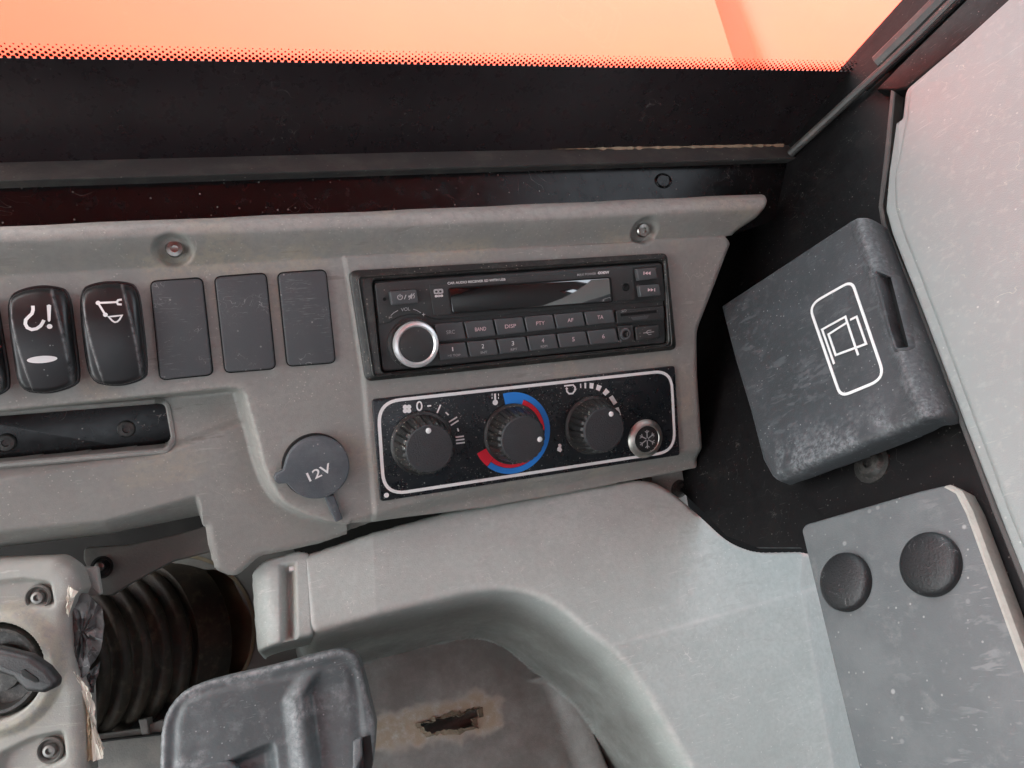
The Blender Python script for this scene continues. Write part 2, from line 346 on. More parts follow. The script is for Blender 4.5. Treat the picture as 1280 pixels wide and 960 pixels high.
def text(name, s, fr, a, b, hpx, h, m, parent, shear=0., off=0., th=.00012):
    """flat raised print whose baseline runs between two photo pixels on plane fr at height h"""
    A, Bq = fr.hit(*a, h), fr.hit(*b, h); d = (Bq - A); L = d.length; d.normalize()
    cu = bpy.data.curves.new('t', 'FONT'); cu.body = s; cu.size = 1; cu.shear = shear; cu.offset = off; cu.resolution_u = 3
    to = bpy.data.objects.new('t', cu); COL.objects.link(to)
    dg = bpy.context.evaluated_depsgraph_get(); me = bpy.data.meshes.new_from_object(to.evaluated_get(dg))
    bpy.data.objects.remove(to); bpy.data.curves.remove(cu)
    co = np.empty(len(me.vertices) * 3); me.vertices.foreach_get('co', co); co = co.reshape(-1, 3)
    x0, x1 = co[:, 0].min(), co[:, 0].max(); y1 = co[:, 1].max()
    c = fr.hit((a[0] + b[0]) / 2, (a[1] + b[1]) / 2 - hpx, h); up = Vector((-d.y, d.x, 0)); hh = abs((c - (A + Bq) / 2).dot(up))
    out = np.empty_like(co); sx = (co[:, 0] - x0) / (x1 - x0) * L; sy = co[:, 1] / y1 * hh
    for k in range(3): out[:, k] = A[k] + d[k] * sx + up[k] * sy
    out[:, 2] = h + th
    me.vertices.foreach_set('co', out.ravel()); me.update()
    return link(name, me, m, parent, None, 0)
# ---- moulded surfaces: a fine grid whose height is a function of place on the plane
def sdf(poly, X, Y):
    d = np.full(X.shape, 1e9); ins = np.zeros(X.shape, bool); n = len(poly)
    for i in range(n):
        ax, ay = poly[i]; bx, by = poly[(i + 1) % n]
        ex, ey = bx - ax, by - ay; wx, wy = X - ax, Y - ay
        t = np.clip((wx * ex + wy * ey) / (ex * ex + ey * ey + 1e-18), 0, 1)
        d = np.minimum(d, (wx - ex * t) ** 2 + (wy - ey * t) ** 2)
        c = ((ay > Y) != (by > Y)); 
        if ey != 0: ins ^= c & (X < ex * (Y - ay) / ey + ax)
    d = np.sqrt(d); return np.where(ins, -d, d)
def lined(pts, X, Y):                            # distance to an open polyline
    d = np.full(X.shape, 1e9)
    for (ax, ay), (bx, by) in zip(pts, pts[1:]):
        ex, ey = bx - ax, by - ay; t = np.clip(((X - ax) * ex + (Y - ay) * ey) / (ex * ex + ey * ey), 0, 1)
        d = np.minimum(d, (X - ax - ex * t) ** 2 + (Y - ay - ey * t) ** 2)
    return np.sqrt(d)
def sstep(a, b, x): t = np.clip((x - a) / (b - a), 0, 1); return t * t * (3 - 2 * t)
def mixn(a, b, t): return a + (b - a) * t
_rng = np.random.RandomState(3)
def vnoise(X, Y, s, seed=0):
    g = np.random.RandomState(seed).rand(64, 64); x = (X * s) % 64; y = (Y * s) % 64
    i, j = x.astype(int), y.astype(int); fx, fy = x - i, y - j; fx = fx * fx * (3 - 2 * fx); fy = fy * fy * (3 - 2 * fy)
    i1, j1 = (i + 1) % 64, (j + 1) % 64; i, j = i % 64, j % 64
    return (g[i, j] * (1 - fx) + g[i1, j] * fx) * (1 - fy) + (g[i, j1] * (1 - fx) + g[i1, j1] * fx) * fy
def fbm(X, Y, s, seed=0): return sum(vnoise(X, Y, s * 2 ** k, seed + k) * .5 ** (k + 1) for k in range(4)) / .9375
def relief(name, ext, step, fn, m, parent=None, M=None, smooth=60):
    u0, u1, v0, v1 = ext; nx, ny = int((u1 - u0) / step) + 1, int((v1 - v0) / step) + 1
    X, Y = np.meshgrid(np.linspace(u0, u1, nx), np.linspace(v0, v1, ny), indexing='ij')
    H, keep, att, *sk_ = fn(X, Y)
    if sk_:                                      # clean vertical side wall: snap outside points to the outline
        d, depth = sk_[0]; gx, gy = np.gradient(d, u1 - u0 and (u1 - u0) / (nx - 1), (v1 - v0) / (ny - 1))
        gl = np.sqrt(gx * gx + gy * gy) + 1e-9; o_ = d > 0
        X = np.where(o_, X - gx / gl * d, X); Y = np.where(o_, Y - gy / gl * d, Y)
        H = np.where(o_, H - depth * np.clip(d / (3 * step), 0, 1), H); keep = keep & (d < 5 * step)
    idx = np.arange(nx * ny).reshape(nx, ny)
    q = np.stack([idx[:-1, :-1], idx[1:, :-1], idx[1:, 1:], idx[:-1, 1:]], -1).reshape(-1, 4)
    k = keep.ravel()[q].all(1); q = q[k]
    used = np.unique(q); remap = np.full(nx * ny, -1); remap[used] = np.arange(len(used)); q = remap[q]
    P = np.stack([X, Y, H], -1).reshape(-1, 3)[used]
    me = bpy.data.meshes.new(name); me.vertices.add(len(P)); me.vertices.foreach_set('co', P.ravel())
    me.loops.add(len(q) * 4); me.loops.foreach_set('vertex_index', q.ravel().astype(np.int32))
    me.polygons.add(len(q)); me.polygons.foreach_set('loop_start', np.arange(0, len(q) * 4, 4, dtype=np.int32))
    me.update(calc_edges=True); me.validate()
    for an, av in att.items():
        a = me.attributes.new(an, 'FLOAT', 'POINT'); a.data.foreach_set('value', av.ravel()[used].astype(np.float32))
    return link(name, me, m, parent, M, smooth)
def ext_of(pts, pad=0):
    xs = [p[0] for p in pts]; ys = [p[1] for p in pts]; return (min(xs) - pad, max(xs) + pad, min(ys) - pad, max(ys) + pad)

# ================================================================== THE SETTING
# cab roof (overhead, out of view): shades the cabin as the real one does
bm = bmesh.new()
bmesh.ops.create_cube(bm, size=1, matrix=Matrix.Translation((-.17, -.42, 2.62)) @ Matrix.Diagonal((2.04, 1.7, .06, 1)))
ro = link('cab_roof', (lambda me: (bm.to_mesh(me), bm.free(), me)[2])(bpy.data.meshes.new('cab_roof')), roof_m, smooth=0)
ro['kind'] = 'structure'
# unseen right cab wall, added: posts and window shape the display's reflection
bm = bmesh.new()
for y0, y1, z0, z1 in ((-.185, -.04, 1.0, 2.59), (-.285, -.185, 1.94, 2.59), (-.285, -.185, 1.0, 1.60), (-1.25, -.285, 1.0, 2.59)):   # rear panel below
    bmesh.ops.create_cube(bm, size=1, matrix=Matrix.Translation((.83, (y0 + y1) / 2, (z0 + z1) / 2)) @ Matrix.Diagonal((.05, y1 - y0, z1 - z0, 1)))
bmesh.ops.create_cube(bm, size=1, matrix=Matrix.Translation((0, -1.3, 1.62)) @ Matrix.Diagonal((1.7, .05, 1.3, 1)))  # unseen rear panel, added to cut fill light from behind
rw = link('unseen_cab_wall', (lambda me: (bm.to_mesh(me), bm.free(), me)[2])(bpy.data.meshes.new('unseen_cab_wall')), trim_m, smooth=0)
rw['kind'] = 'structure'
# added dark backing: hides the sky, near-black for shade behind the dashboard
bk = Frame((.15, .2, .97), ray(600, 600) * .66, Vector((1, 0, 0)))
o = obj('dark_backing', prism(bk.h2([(-160, 300), (1120, 300), (1120, 1250), (-160, 1250)]), -.01, 0), dark_m, None, bk.M()); o['kind'] = 'structure'

fwf = W.at(500, 210)
o = obj('unseen_firewall', prism(fwf.h2([(-170, 218), (1100, 202), (1100, 620), (-170, 620)]), -.006, -.001), dark_m, None, fwf.M()); o['kind'] = 'structure'  # hidden panel, added to block orange light bouncing off the bonnet

# orange bonnet beyond the glass: a sheet, fold and left rise shaped to darken it
HB = Frame((.02, .70, .71), ray(640, 40) * 1.0, Vector((1, 0, 0)))
prof = []
c0 = HB.hit(905, 40)[0]; 
for x, z in tuple((-1.6 + .1 * k, .42 * max(0, -(-1.6 + .1 * k)) ** 2) for k in range(17)) + ((c0 - .1, 0), (c0, 0), (c0 + .006, -.006), (c0 + .10, -.115), (c0 + .115, -.128), (c0 + .13, -.136), (c0 + .15, -.142), (c0 + .18, -.145), (c0 + .22, -.146), (1.6, -.146)): prof.append((x, z))
bon = thing('bonnet', HB, 'sunlit orange painted bonnet seen through the windshield', 'bonnet')
sk = (HB.hit(920, 75) - HB.hit(896, 0)); sk = sk.x / sk.y
obj('bonnet_panel', loft([[(x + v * sk, v, z) for x, z in prof] for v in (-.55, -.2, .2, 1.6)]), orange_m, bon, smooth=28)

# ------------------------------------------------------------------ windshield
ws = thing('windshield', W.at(640, 190), 'clear windshield with black printed band and fading dots along its bottom edge', 'windshield')
Wl = W.at(640, 190)
pa = Wl.hit(985, 200); pb = Wl.hit(1180, -5); dr = (pb - pa) / (pb - pa).length
fr_pts = Wl.h2([(-140, 212), (985, 204)]); tr = pb + dr * 1.0
obj('glass_pane', prism([fr_pts[0], fr_pts[1], pb.xy, tr.xy, Vector((fr_pts[0].x, tr.y))], -.005, 0), glass_m, ws, smooth=0)
band = Wl.h2([(-140, 208), (0, 206), (990, 196), (1112, 89.5), (640, 81.5), (0, 71.5), (-140, 69)])
obj('printed_band', flat(band, .0003, .0008), frit_m, ws, smooth=0)
bm = bmesh.new(); pitch = .0034; rowp = .00125
e0, e1, e2 = Wl.hit(-60, 70.6), Wl.hit(640, 81.5), Wl.hit(1112, 89.5)
def edge_v(u):
    if u < e1.x: return e0.y + (e1.y - e0.y) * (u - e0.x) / (e1.x - e0.x)
    return e1.y + (e2.y - e1.y) * (u - e1.x) / (e2.x - e1.x)
for k in range(6):
    r = (.00104, .00090, .00076, .00062, .00048, .00036)[k]; u = e0.x + (k % 2) * pitch / 2
    while u < e2.x + (-.003 * k):
        v = edge_v(u) + (k + .35) * rowp
        bm.faces.new([bm.verts.new((u + r * math.cos(a), v + r * math.sin(a), .0006 + .00001 * k)) for a in [2 * math.pi * i / 10 for i in range(10)]]); u += pitch
fd = obj('frit_dot', bm, frit_m, ws, smooth=0); fd['kind'] = 'stuff'

# rubber seal along the glass foot
Kw = K
def wl(p, h): l = W.hit(p[0], p[1], h); return W.p + W.U * l.x + W.V * l.y + W.n * h
def kl(p, h): l = K.hit(p[0], p[1], h); return K.p + K.U * l.x + K.V * l.y + K.n * h
def line(pts, n=40):
    out = []
    for i in range(n):
        x = pts[0][0] + (pts[-1][0] - pts[0][0]) * i / (n - 1)
        for a, b in zip(pts, pts[1:]):
            if a[0] <= x <= b[0] + 1e-6: out.append((x, a[1] + (b[1] - a[1]) * (x - a[0]) / (b[0] - a[0]))); break
    return out
la, lb, lc = line([(-140, 207), (0, 203), (500, 190.5), (992, 181)]), line([(-140, 233), (0, 228), (500, 213), (1000, 199)]), line([(-140, 241), (0, 235.5), (500, 219), (1001, 203)])
SF = K.at(500, 225); inv = SF.M().inverted()
rows = [[wl((p[0], p[1] + 14), -.002) for p in la], [wl(p, .0006) for p in la], [wl((p[0], p[1] + 1.5), .0022) for p in la], [kl((p[0], p[1] - 2), .0075) for p in lb], [kl(p, .0065) for p in lb], [kl((p[0], p[1] + 1.5), .004) for p in lb], [kl(lcp, .0) for lcp in lc], [kl((p[0], p[1] + 8), -.006) for p in lc]]
seal = thing('glass_seal', SF, 'grey rubber seal strip running along the foot of the windshield', 'seal')
me_o = obj('seal_strip', loft([[inv @ p for p in r] for r in rows]), rubber_m, seal, smooth=50)
# dusty worn patch at the right end of the seal: raised residue crust
bm = bmesh.new(); n = 60; tp, bt = [], []
for i in range(n):
    x = 690 + 290 * i / (n - 1); yy = 189.3 + (181.2 - 190.5) * (x - 500) / 492
    w_ = (1.2 + 2.2 * math.sin(math.pi * min(1, i / 20) / 2)) * (.5 + random.random() * .7)
    tp.append(inv @ wl((x, yy - w_ * .5 + 1), .0012)); bt.append(inv @ wl((x, yy + w_), .003))
loft([tp, bt], bm)
obj('dirt_crust', bm, card_m, seal, smooth=0)

# glossy cowl between seal and dashboard
cw = thing('cowl_trim', K.at(500, 250), 'glossy black trim panel between windshield seal and top of dashboard', 'trim panel')
KK = K.at(500, 250)
obj('cowl_panel', prism(KK.h2([(-160, 225), (1005, 196), (1000, 262), (900, 300), (-160, 340)]), -.004, 0), cowl_m, cw, smooth=0)
c = KK.hit(829, 226)
obj('plug', lathe([(.0062, 0), (.0062, .0004), (.0056, .0008), (.0048, .0006), (.0044, .0003)], 24, c=(c.x, c.y, 0), sx=1, sy=.8), cowl_m, cw)

# ------------------------------------------------------------------ right side of the cab
def on(fr, name, pts, h0, h1, m, parent, bev=0, r=0, smooth=35): return obj(name, prism(fillet(fr.h2(pts, h1), r) if r else fr.h2(pts, h1), h0, h1, bev), m, parent, None, smooth)
bp = thing('side_bracket', R.at(940, 500), 'black painted steel bracket plate on the right between dashboard and grey lining', 'bracket')
RR = R.at(940, 500)
on(RR, 'bracket_plate', [(925, 262), (960, 190), (1052, 84), (1150, -25), (1330, -25), (1330, 940), (1230, 940), (1040, 706), (1000, 684), (945, 684), (908, 670), (880, 641), (850, 612), (770, 600), (770, 420)], -.003, 0, blackgloss_m, bp)
# bright worn flange lip
lip = [(1113, 112), (1104, 200), (1097.5, 258), (1101, 280), (1150, 400), (1195, 520), (1240, 640), (1300, 790)]
lipR = [(1121, 116), (1114, 200), (1105, 256), (1109, 278), (1160, 400), (1206, 520), (1252, 640), (1320, 790)]
bm = bmesh.new()
lipR = [(a[0] + (b[0] - a[0]) * .7, a[1] + (b[1] - a[1]) * .7) for a, b in zip(lip, lipR)]
A, Bb = [RR.hit(*p, .0075) for p in lip], [RR.hit(*p, .0075) for p in lipR]
loft([[(v.x, v.y, -.001) for v in A], [(v.x, v.y, .0070) for v in A], [(v.x * .8 + q.x * .2, v.y * .8 + q.y * .2, .0076) for v, q in zip(A, Bb)], [(v.x * .2 + q.x * .8, v.y * .2 + q.y * .8, .0076) for v, q in zip(A, Bb)], [(q.x, q.y, .0070) for q in Bb], [(q.x, q.y, -.001) for q in Bb]], bm)
obj('flange', bm, rubber_m, bp)
def bolt(fr, px, py, h, r, m, parent, name='bolt', socket=True, washer=True):
    c = fr.hit(px, py, h)
    pr = [(r * 1.02, h), (r, h + r * .25), (r * .85, h + r * .42)] + ([(r * .42, h + r * .46), (r * .38, h + r * .2), (r * .2, h + r * .18)] if socket else [(r * .4, h + r * .5)])
    if washer: pr = [(r * 1.5, h), (r * 1.48, h + r * .12), (r * 1.1, h + r * .14)] + pr[1:]
    return obj(name, lathe(pr, 24, c=(c.x, c.y, 0)), m, parent)
bolt(RR, 1090, 580, 0, .0068, dsteel_m, bp)

# seal up the windscreen pillar
pl = thing('pillar_trim', R.at(1100, 100), 'black windshield pillar with ribbed rubber seal running up to the right', 'pillar')
PI_ = R.at(1100, 100)
iv = PI_.M().inverted()
def rl(p, h): l = R.hit(p[0], p[1], h); return iv @ (R.p + R.U * l.x + R.V * l.y + R.n * h)
obj('rubber_seal', tube([rl(p, .004) for p in ((988, 192), (1020, 163), (1060, 126), (1100, 90), (1150, 43), (1215, -22))], .0028, 10), rubber_m, pl)
obj('seal_lip', tube([rl(p, .006) for p in ((1082, 112), (1118, 79), (1150, 50), (1225, -22))], .0016, 8), blackgloss_m, pl)
obj('seal_bead', tube([rl(p, .004) for p in ((1098, 79), (1130, 48), (1165, 13), (1200, -22))], .0055, 10), rubber_m, pl)
obj('pillar_cover', prism([rl(p, .008).xy for p in ((1123, 82), (1232, -25), (1300, -25), (1133, 110), (1117, 114), (1094, 112))], 0, .008, .002), blackgloss_m, pl)
obj('outer_post', prism([Vector(q) for q in [(iv @ (W.p + W.U * l.x + W.V * l.y - W.n * .0)).xy for l in [W.hit(*p) for p in ((1052, 84), (1140, -25), (1212, -25), (1112, 84))]]], -.06, -.028), blackgloss_m, pl)

# pale lining of the cab side
SP = Frame((-.85, .33, .41), (lambda l: R.p + R.U * l.x + R.V * l.y + R.n * .010)(R.hit(1115, 280, .010)), R.U)
SPf = SP.at(1180, 300)
sp = thing('side_lining', SPf, 'pale grey scratched lining panel along the right edge of the cab', 'lining panel')
sl_pts = [(1268, -6), (1262, 0), (1131, 112), (1127, 148), (1119, 153), (1110, 215), (1106, 262), (1114, 292), (1156, 400), (1201, 520), (1247, 640), (1320, 830), (1560, 830), (1560, -30)]
obj('lining_sheet', prism(fillet(SPf.h2(sl_pts), [0, 0, .006, .001, .001, .004, .01, .01, 0, 0, 0, 0, 0, 0]), -.006, 0, .002), side_m, sp)
# raised inner field beyond the crease
sl2 = [(1300, -30), (1139, 116), (1136, 150), (1121, 225), (1122, 262), (1131, 292), (1170, 392), (1216, 515), (1262, 638), (1340, 830), (1558, 830), (1558, -28)]
obj('inner_field', prism(fillet(SPf.h2(sl2), [0, .006, .003, .008, .01, .01, 0, 0, 0, 0, 0, 0]), -.002, .0035, .003, draft=.002), side_m, sp)

# ------------------------------------------------------------------ relay box cover with window symbol
BX = R.at(1040, 440)
bx = thing('box_cover', BX, 'scuffed black plastic box cover with white sliding window symbol on right wall', 'box cover')
HBX = .024
bo = BX.h2([(900, 382), (1062, 275)], HBX) + BX.h2([(1100, 279), (1190, 518), (1186, 528)], HBX - .011) + BX.h2([(966, 600), (952, 575), (936, 512), (918, 452)], HBX)
bo_f = fillet(bo, [.002, .003, .002, .004, .004, .004, .006, .006, .006])
cr = BX.h2([(1072, 272), (1090, 330), (1118, 420), (1160, 540)], HBX)
sl_ = fillet(BX.h2([(1113, 348), (1124, 352), (1151, 442), (1141, 445), (1132, 420)], HBX - .01), .001)
bot = BX.h2([(966, 600), (1188, 526)], HBX)
def bxf(X, Y):
    d = sdf([tuple(p) for p in bo_f], X, Y)
    r = .003; e = np.clip((d + r) / r, 0, 1); H = HBX - r * (1 - np.sqrt(np.clip(1 - e * e, 0, 1))) 
    a, b_ = cr[0], cr[-1]; t = np.clip((Y - b_.y) / (a.y - b_.y), 0, 1); 
    cx = np.interp(Y, [c.y for c in cr[::-1]], [c.x for c in cr[::-1]]); s = X - cx
    H = H - .011 * sstep(0, .016, s) + .0012 * np.exp(-(s / .0035) ** 2)
    db = np.abs(lined([tuple(p) for p in bot], X, Y))
    H = H - .0025 * sstep(.0035, 0, db)
    ho = sdf([tuple(p) for p in sl_], X, Y)
    nz = fbm(X * 1.6, Y * .8, 120, 5)
    wear_highlight = np.clip(np.exp(-(s / .004) ** 2) * .7 + sstep(.034, .002, db) * 1.0 * sstep(.4, .65, nz) + .8 * sstep(.62, .75, fbm(X * 1.6, Y * .7, 60, 11)) * sstep(.06, .01, db) + .7 * np.exp(-(d / .0012) ** 2), 0, 1)
    wear_highlight = wear_highlight * sstep(.0004, -.0008, d)
    return H, ho > .0008, {'wear_highlight': wear_highlight}, (d, .0085)
relief('cover_shell', ext_of(bo_f, .004), .0009, bxf, box_m, bx)
so_ = inset(sl_, -.0022); hz = lambda p: float(bxf(np.array([[p.x]]), np.array([[p.y]]))[0][0, 0])
bm = bmesh.new()
rings(bm, [[(p.x, p.y, hz(p) - .001) for p in so_], [(p.x, p.y, hz(p) + .0003) for p in inset(sl_, -.0019)], [(p.x, p.y, hz(p) + .0005) for p in inset(sl_, -.0006)], [(p.x, p.y, hz(p) - .0002) for p in sl_], [(p.x, p.y, .006) for p in sl_]], False, False)
obj('slot_rim', bm, box_m, bx)
on(BX, 'cover_body', [(912, 396), (1062, 292), (1092, 294), (1176, 508), (972, 582)], .0005, .017, gap_m, bx)
hs = HBX + .0002
rr_ = fillet(BX.h2([(1009.5, 381), (1066, 349), (1109, 474), (1050, 498)], hs), .0075, 7)
bm = ring(rr_, .0015, -.0001 + hs, hs + .00025)
def bs(pts, wd=.0012, closed=False): stroke(BX.h2(pts, hs), wd, hs, hs + .0003, bm, closed)
bs([(1043, 455), (1028, 412), (1057, 396), (1073, 444)]); 
bs([(1058, 404), (1036, 418), (1045, 444), (1083, 430), (1071, 396), (1063, 400)])
obj('window_symbol', bm, white_m, bx, smooth=0)

# ------------------------------------------------------------------ lower right panel with two plugs
PF = R.at(1130, 780, .010)
pp = thing('plug_panel', PF, 'mottled grey plastic panel with two round black plugs at bottom right', 'panel')
pts = [(1001, 662), (1006, 655), (1150, 613), (1186, 605), (1201, 613), (1214, 638), (1300, 872), (1330, 1010), (1085, 1010)]
obj('panel_sheet', prism(fillet(PF.h2(pts), [.004, .004, .01, .003, .004, .004, 0, 0, 0]), -.009, 0, .0016), plate_m, pp)
ep = PF.h2([(1186, 605.5), (1201, 613.5), (1214, 638.5), (1300, 872.5), (1330, 1010)])
bm = bmesh.new(); loft([[(p.x + .0003, p.y, -.0088) for p in ep], [(p.x + .0005, p.y, -.003) for p in ep], [(p.x + .0002, p.y, -.0009) for p in ep], [(p.x - .0012, p.y - .0004, .0003) for p in ep], [(p.x - .0022, p.y - .0008, .0002) for p in ep]], bm)
obj('worn_edge', bm, edge_m, pp)
for px, py, r in ((1059, 728, .0138), (1165, 706, .0138)):
    c = PF.hit(px, py)
    obj('plug', lathe([(r, -.001), (r, .0020), (r * .97, .0031), (r * .9, .0039), (r * .75, .0046), (r * .4, .0051), (r * .1, .0052)], 40, c=(c.x, c.y, 0)), plug_m, pp)

# ================================================================== DASHBOARD
DL = D.at(640, 470)
dash = thing('dashboard', DL, 'worn grey moulded plastic dashboard across the cab under the windshield', 'dashboard')
def P(pts, h=0): return [tuple(p) for p in DL.h2(pts, h)]
sil = fillet([DL.hit(*q).xy for q in ((-160, 292, 0), (0, 283, -.001), (500, 262, -.001), (954, 242, -.001), (958, 252, .004), (948, 273, .006), (922, 291, .002),
                                    (910, 308, -.003), (868, 414, -.004), (869, 470, -.004), (876, 570, -.004), (873, 585, -.006))] +
             [DL.hit(px_, py_, -.008).xy for px_, py_ in ((700, 617), (560, 642), (470, 664), (400, 688), (325, 704), (295, 732), (268, 721), (262, 700), (255, 664))] +
             [DL.hit(px_, py_, -.034).xy for px_, py_ in ((250, 652), (180, 662), (101, 675), (0, 688), (-160, 709))],
             [0, 0, 0, .003, .004, .008, .01, .02, .02, 0, .005, .006] + [0, 0, 0, 0, .01, .012, .006, .01, .002] + [.002, .02, .02, 0, 0])
isl = fillet(DL.h2([(-160, 338), (0, 330), (900, 288), (1000, 400), (960, 700), (600, 640), (466, 657), (408, 655), (352, 632), (330, 590), (318, 540), (303, 489), (285, 487), (-160, 532)]),
             [0, 0, 0, 0, 0, 0, .03, .06, .06, .08, .08, .02, .006, 0])
pock = fillet(DL.h2([(-160, 520), (290, 480), (312, 490), (308, 534), (296, 540), (192, 580), (0, 607), (-160, 628)]), [0, 0, 0, .004, .012, .02, .03, 0])
popen = fillet(DL.h2([(-160, 532), (194, 504), (206, 508), (214, 548), (208, 557), (-160, 590)], -.022), [0, .003, .003, .004, .004, 0])
uridge = P([(-160, 684), (0, 661), (130, 648), (176, 636), (243, 617)], -.016)
crl = P([(-160, 628), (0, 607), (192, 580), (300, 537)])
lineA, lineB = P([(-160, 314), (0, 304), (500, 284), (960, 262)]), P([(-160, 352), (0, 345), (430, 322), (880, 297)])
ridge = P([(-160, 303), (0, 295), (500, 272), (960, 252)])
seam = P([(428, 318), (452, 470), (468, 660)])
low_edge = P([(440, 672), (560, 637), (700, 612), (876, 578)])
pkwall = P([(303, 490), (322, 560), (340, 640)])
dim = [DL.hit(217, 313), DL.hit(802, 289)]
cab_sc = DL.hit(848, 611)
fl = fillet(DL.h2([(828, 588), (868, 580), (880, 650), (850, 652), (832, 612)]), .003)
def dashf(X, Y):
    silp = [tuple(p) for p in sil]; d = sdf(silp, X, Y); di = sdf([tuple(p) for p in isl], X, Y); dp = sdf([tuple(p) for p in pock], X, Y)
    # height profile over the width: brow at the top
    yB = np.interp(X, [p[0] for p in lineB], [p[1] for p in lineB]); yA = np.interp(X, [p[0] for p in lineA], [p[1] for p in lineA]); yR = np.interp(X, [p[0] for p in ridge], [p[1] for p in ridge])
    t = (Y - yB) / (yA - yB)
    H = .0095 * np.clip(sstep(-.12, 1.1, t) * .4 + np.clip(t, 0, 1) * .6, 0, 1.)
    t2 = np.clip((Y - yA) / .012, 0, 2); H = H - .010 * t2 ** 2
    # centre stack a touch proud, with a soft seam
    sx = np.interp(Y, [p[1] for p in seam[::-1]], [p[0] for p in seam[::-1]])
    H = H + .0015 * sstep(-.001, .002, X - sx) * (Y < yB)
    # surface below the switch field: drops behind the island edge
    low = -.013 - .0  + 0 * X
    lv = sstep(-.0015, .005, di)                           # 0 on island, 1 outside
    yb = Y - DL.hit(280, 640).y
    shelf = -.015 + 0 * X
    H = mixn(H, shelf, lv * (Y < yB))
    # pocket: its floor falls away upwards from the crease at the ledge
    yc = np.interp(X, [p[0] for p in crl], [p[1] for p in crl]); up = np.clip(Y - yc, 0, .1)
    pk = sstep(.0005, -.004, dp) * lv
    H = np.where(Y < yB, H - pk * (.004 + .28 * up), H)
    H = np.where(sdf([tuple(p) for p in popen], X, Y) < 0, -.034, H)
    # edge rounding of the outline
    r = .005; e = np.clip((d + r) / r, 0, 1); H = H - r * (1 - np.sqrt(np.clip(1 - e * e, 0, 1)))
    yr = np.interp(X, [p[0] for p in uridge], [p[1] for p in uridge]); bl = np.clip(yr - Y, 0, .1) * sstep(DL.hit(251, 640).x, DL.hit(243, 640).x, X) * (Y < yB - .03)
    H = H - 1.5 * (np.sqrt(bl ** 2 + .0025 ** 2) - .0025)
    # lower rolled lip under the heater panel
    dl = lined(low_edge, X, Y); H = H - .007 * sstep(.011, .0, dl) * (X > low_edge[0][0])
    for c in dim:
        q = np.sqrt((X - c.x) ** 2 + ((Y - c.y) * 1.15) ** 2); H = H - .0045 * sstep(.0098, .0065, q)
    ff = sdf([tuple(p) for p in fl], X, Y)
    wear_highlight = np.clip(.8 * np.exp(-((di + .001) / .003) ** 2) * (X < sx) * (Y < yB) * .8 + .5 * np.exp(-((Y - yR) / .006) ** 2) + .35 * np.exp(-(d / .002) ** 2), 0, 1)
    n1 = fbm(X, Y, 45, 2)
    dust = np.clip(np.exp(-((Y - yB - .001) / .006) ** 2) * sstep(.35, .7, n1) + .6 * sstep(.6, .75, fbm(X, Y, 30, 9)), 0, 1)
    return H, d < 9, {'wear_highlight': wear_highlight, 'dust': dust}, (d, .045)
relief('moulding', ext_of(sil, .008), .00085, dashf, dash_m, dash)
def dash_h(px, py):                                       # height of the face under a pixel: face or brow
    return 0.
for px, py, hh, mm_ in ((218, 311, .0016, bright_m), (803, 288, .0016, bright_m)):
    bolt(DL, px, py, hh, .0042, mm_, dash, 'screw', washer=False)
obj('foot_flange', prism(fl, -.03, -.016, .001), dash_m, dash)
bolt(DL, 849, 611, -.016, .0042, dsteel_m, dash, 'screw')

# black plate at the back of the pocket with two bolts
PK = D.at(100, 545, -.0290)
pk = thing('pocket_plate', PK, 'black steel plate with two bolts at the back of the dashboard pocket', 'plate')
rim = fillet(PK.h2([(-70, 515), (222, 490), (228, 500), (232, 560), (225, 572), (-70, 600)]), .002)
obj('plate_sheet', prism(rim, -.001, .0015, .0006), cowl_m, pk)
pl2 = [DL.M().inverted() @ PK.M() @ Vector((0, 0, 0))]
pin = [p for p in popen if p.x > DL.hit(-60, 550).x]; pin = popen
def dh(p): return float(dashf(np.array([[p.x]]), np.array([[p.y]]))[0][0, 0])
o3, o2, o1 = inset(pin, -.0034), inset(pin, -.0022), inset(pin, -.0008); hh3 = [dh(p) for p in o3]
bm = bmesh.new()
rings(bm, [[(p.x, p.y, h - .0012) for p, h in zip(o3, hh3)], [(p.x, p.y, h + .0005) for p, h in zip(o2, hh3)], [(p.x, p.y, h + .0007) for p, h in zip(o1, hh3)], [(p.x, p.y, h - .0004) for p, h in zip(pin, hh3)], [(p.x, p.y, -.036) for p in pin]], False, False)
obj('pocket_lip', bm, dash_m, dash)
for px, py in ((8, 553), (158, 536)): bolt(PK, px, py, .0015, .0044, dsteel_m, pk, washer=False)

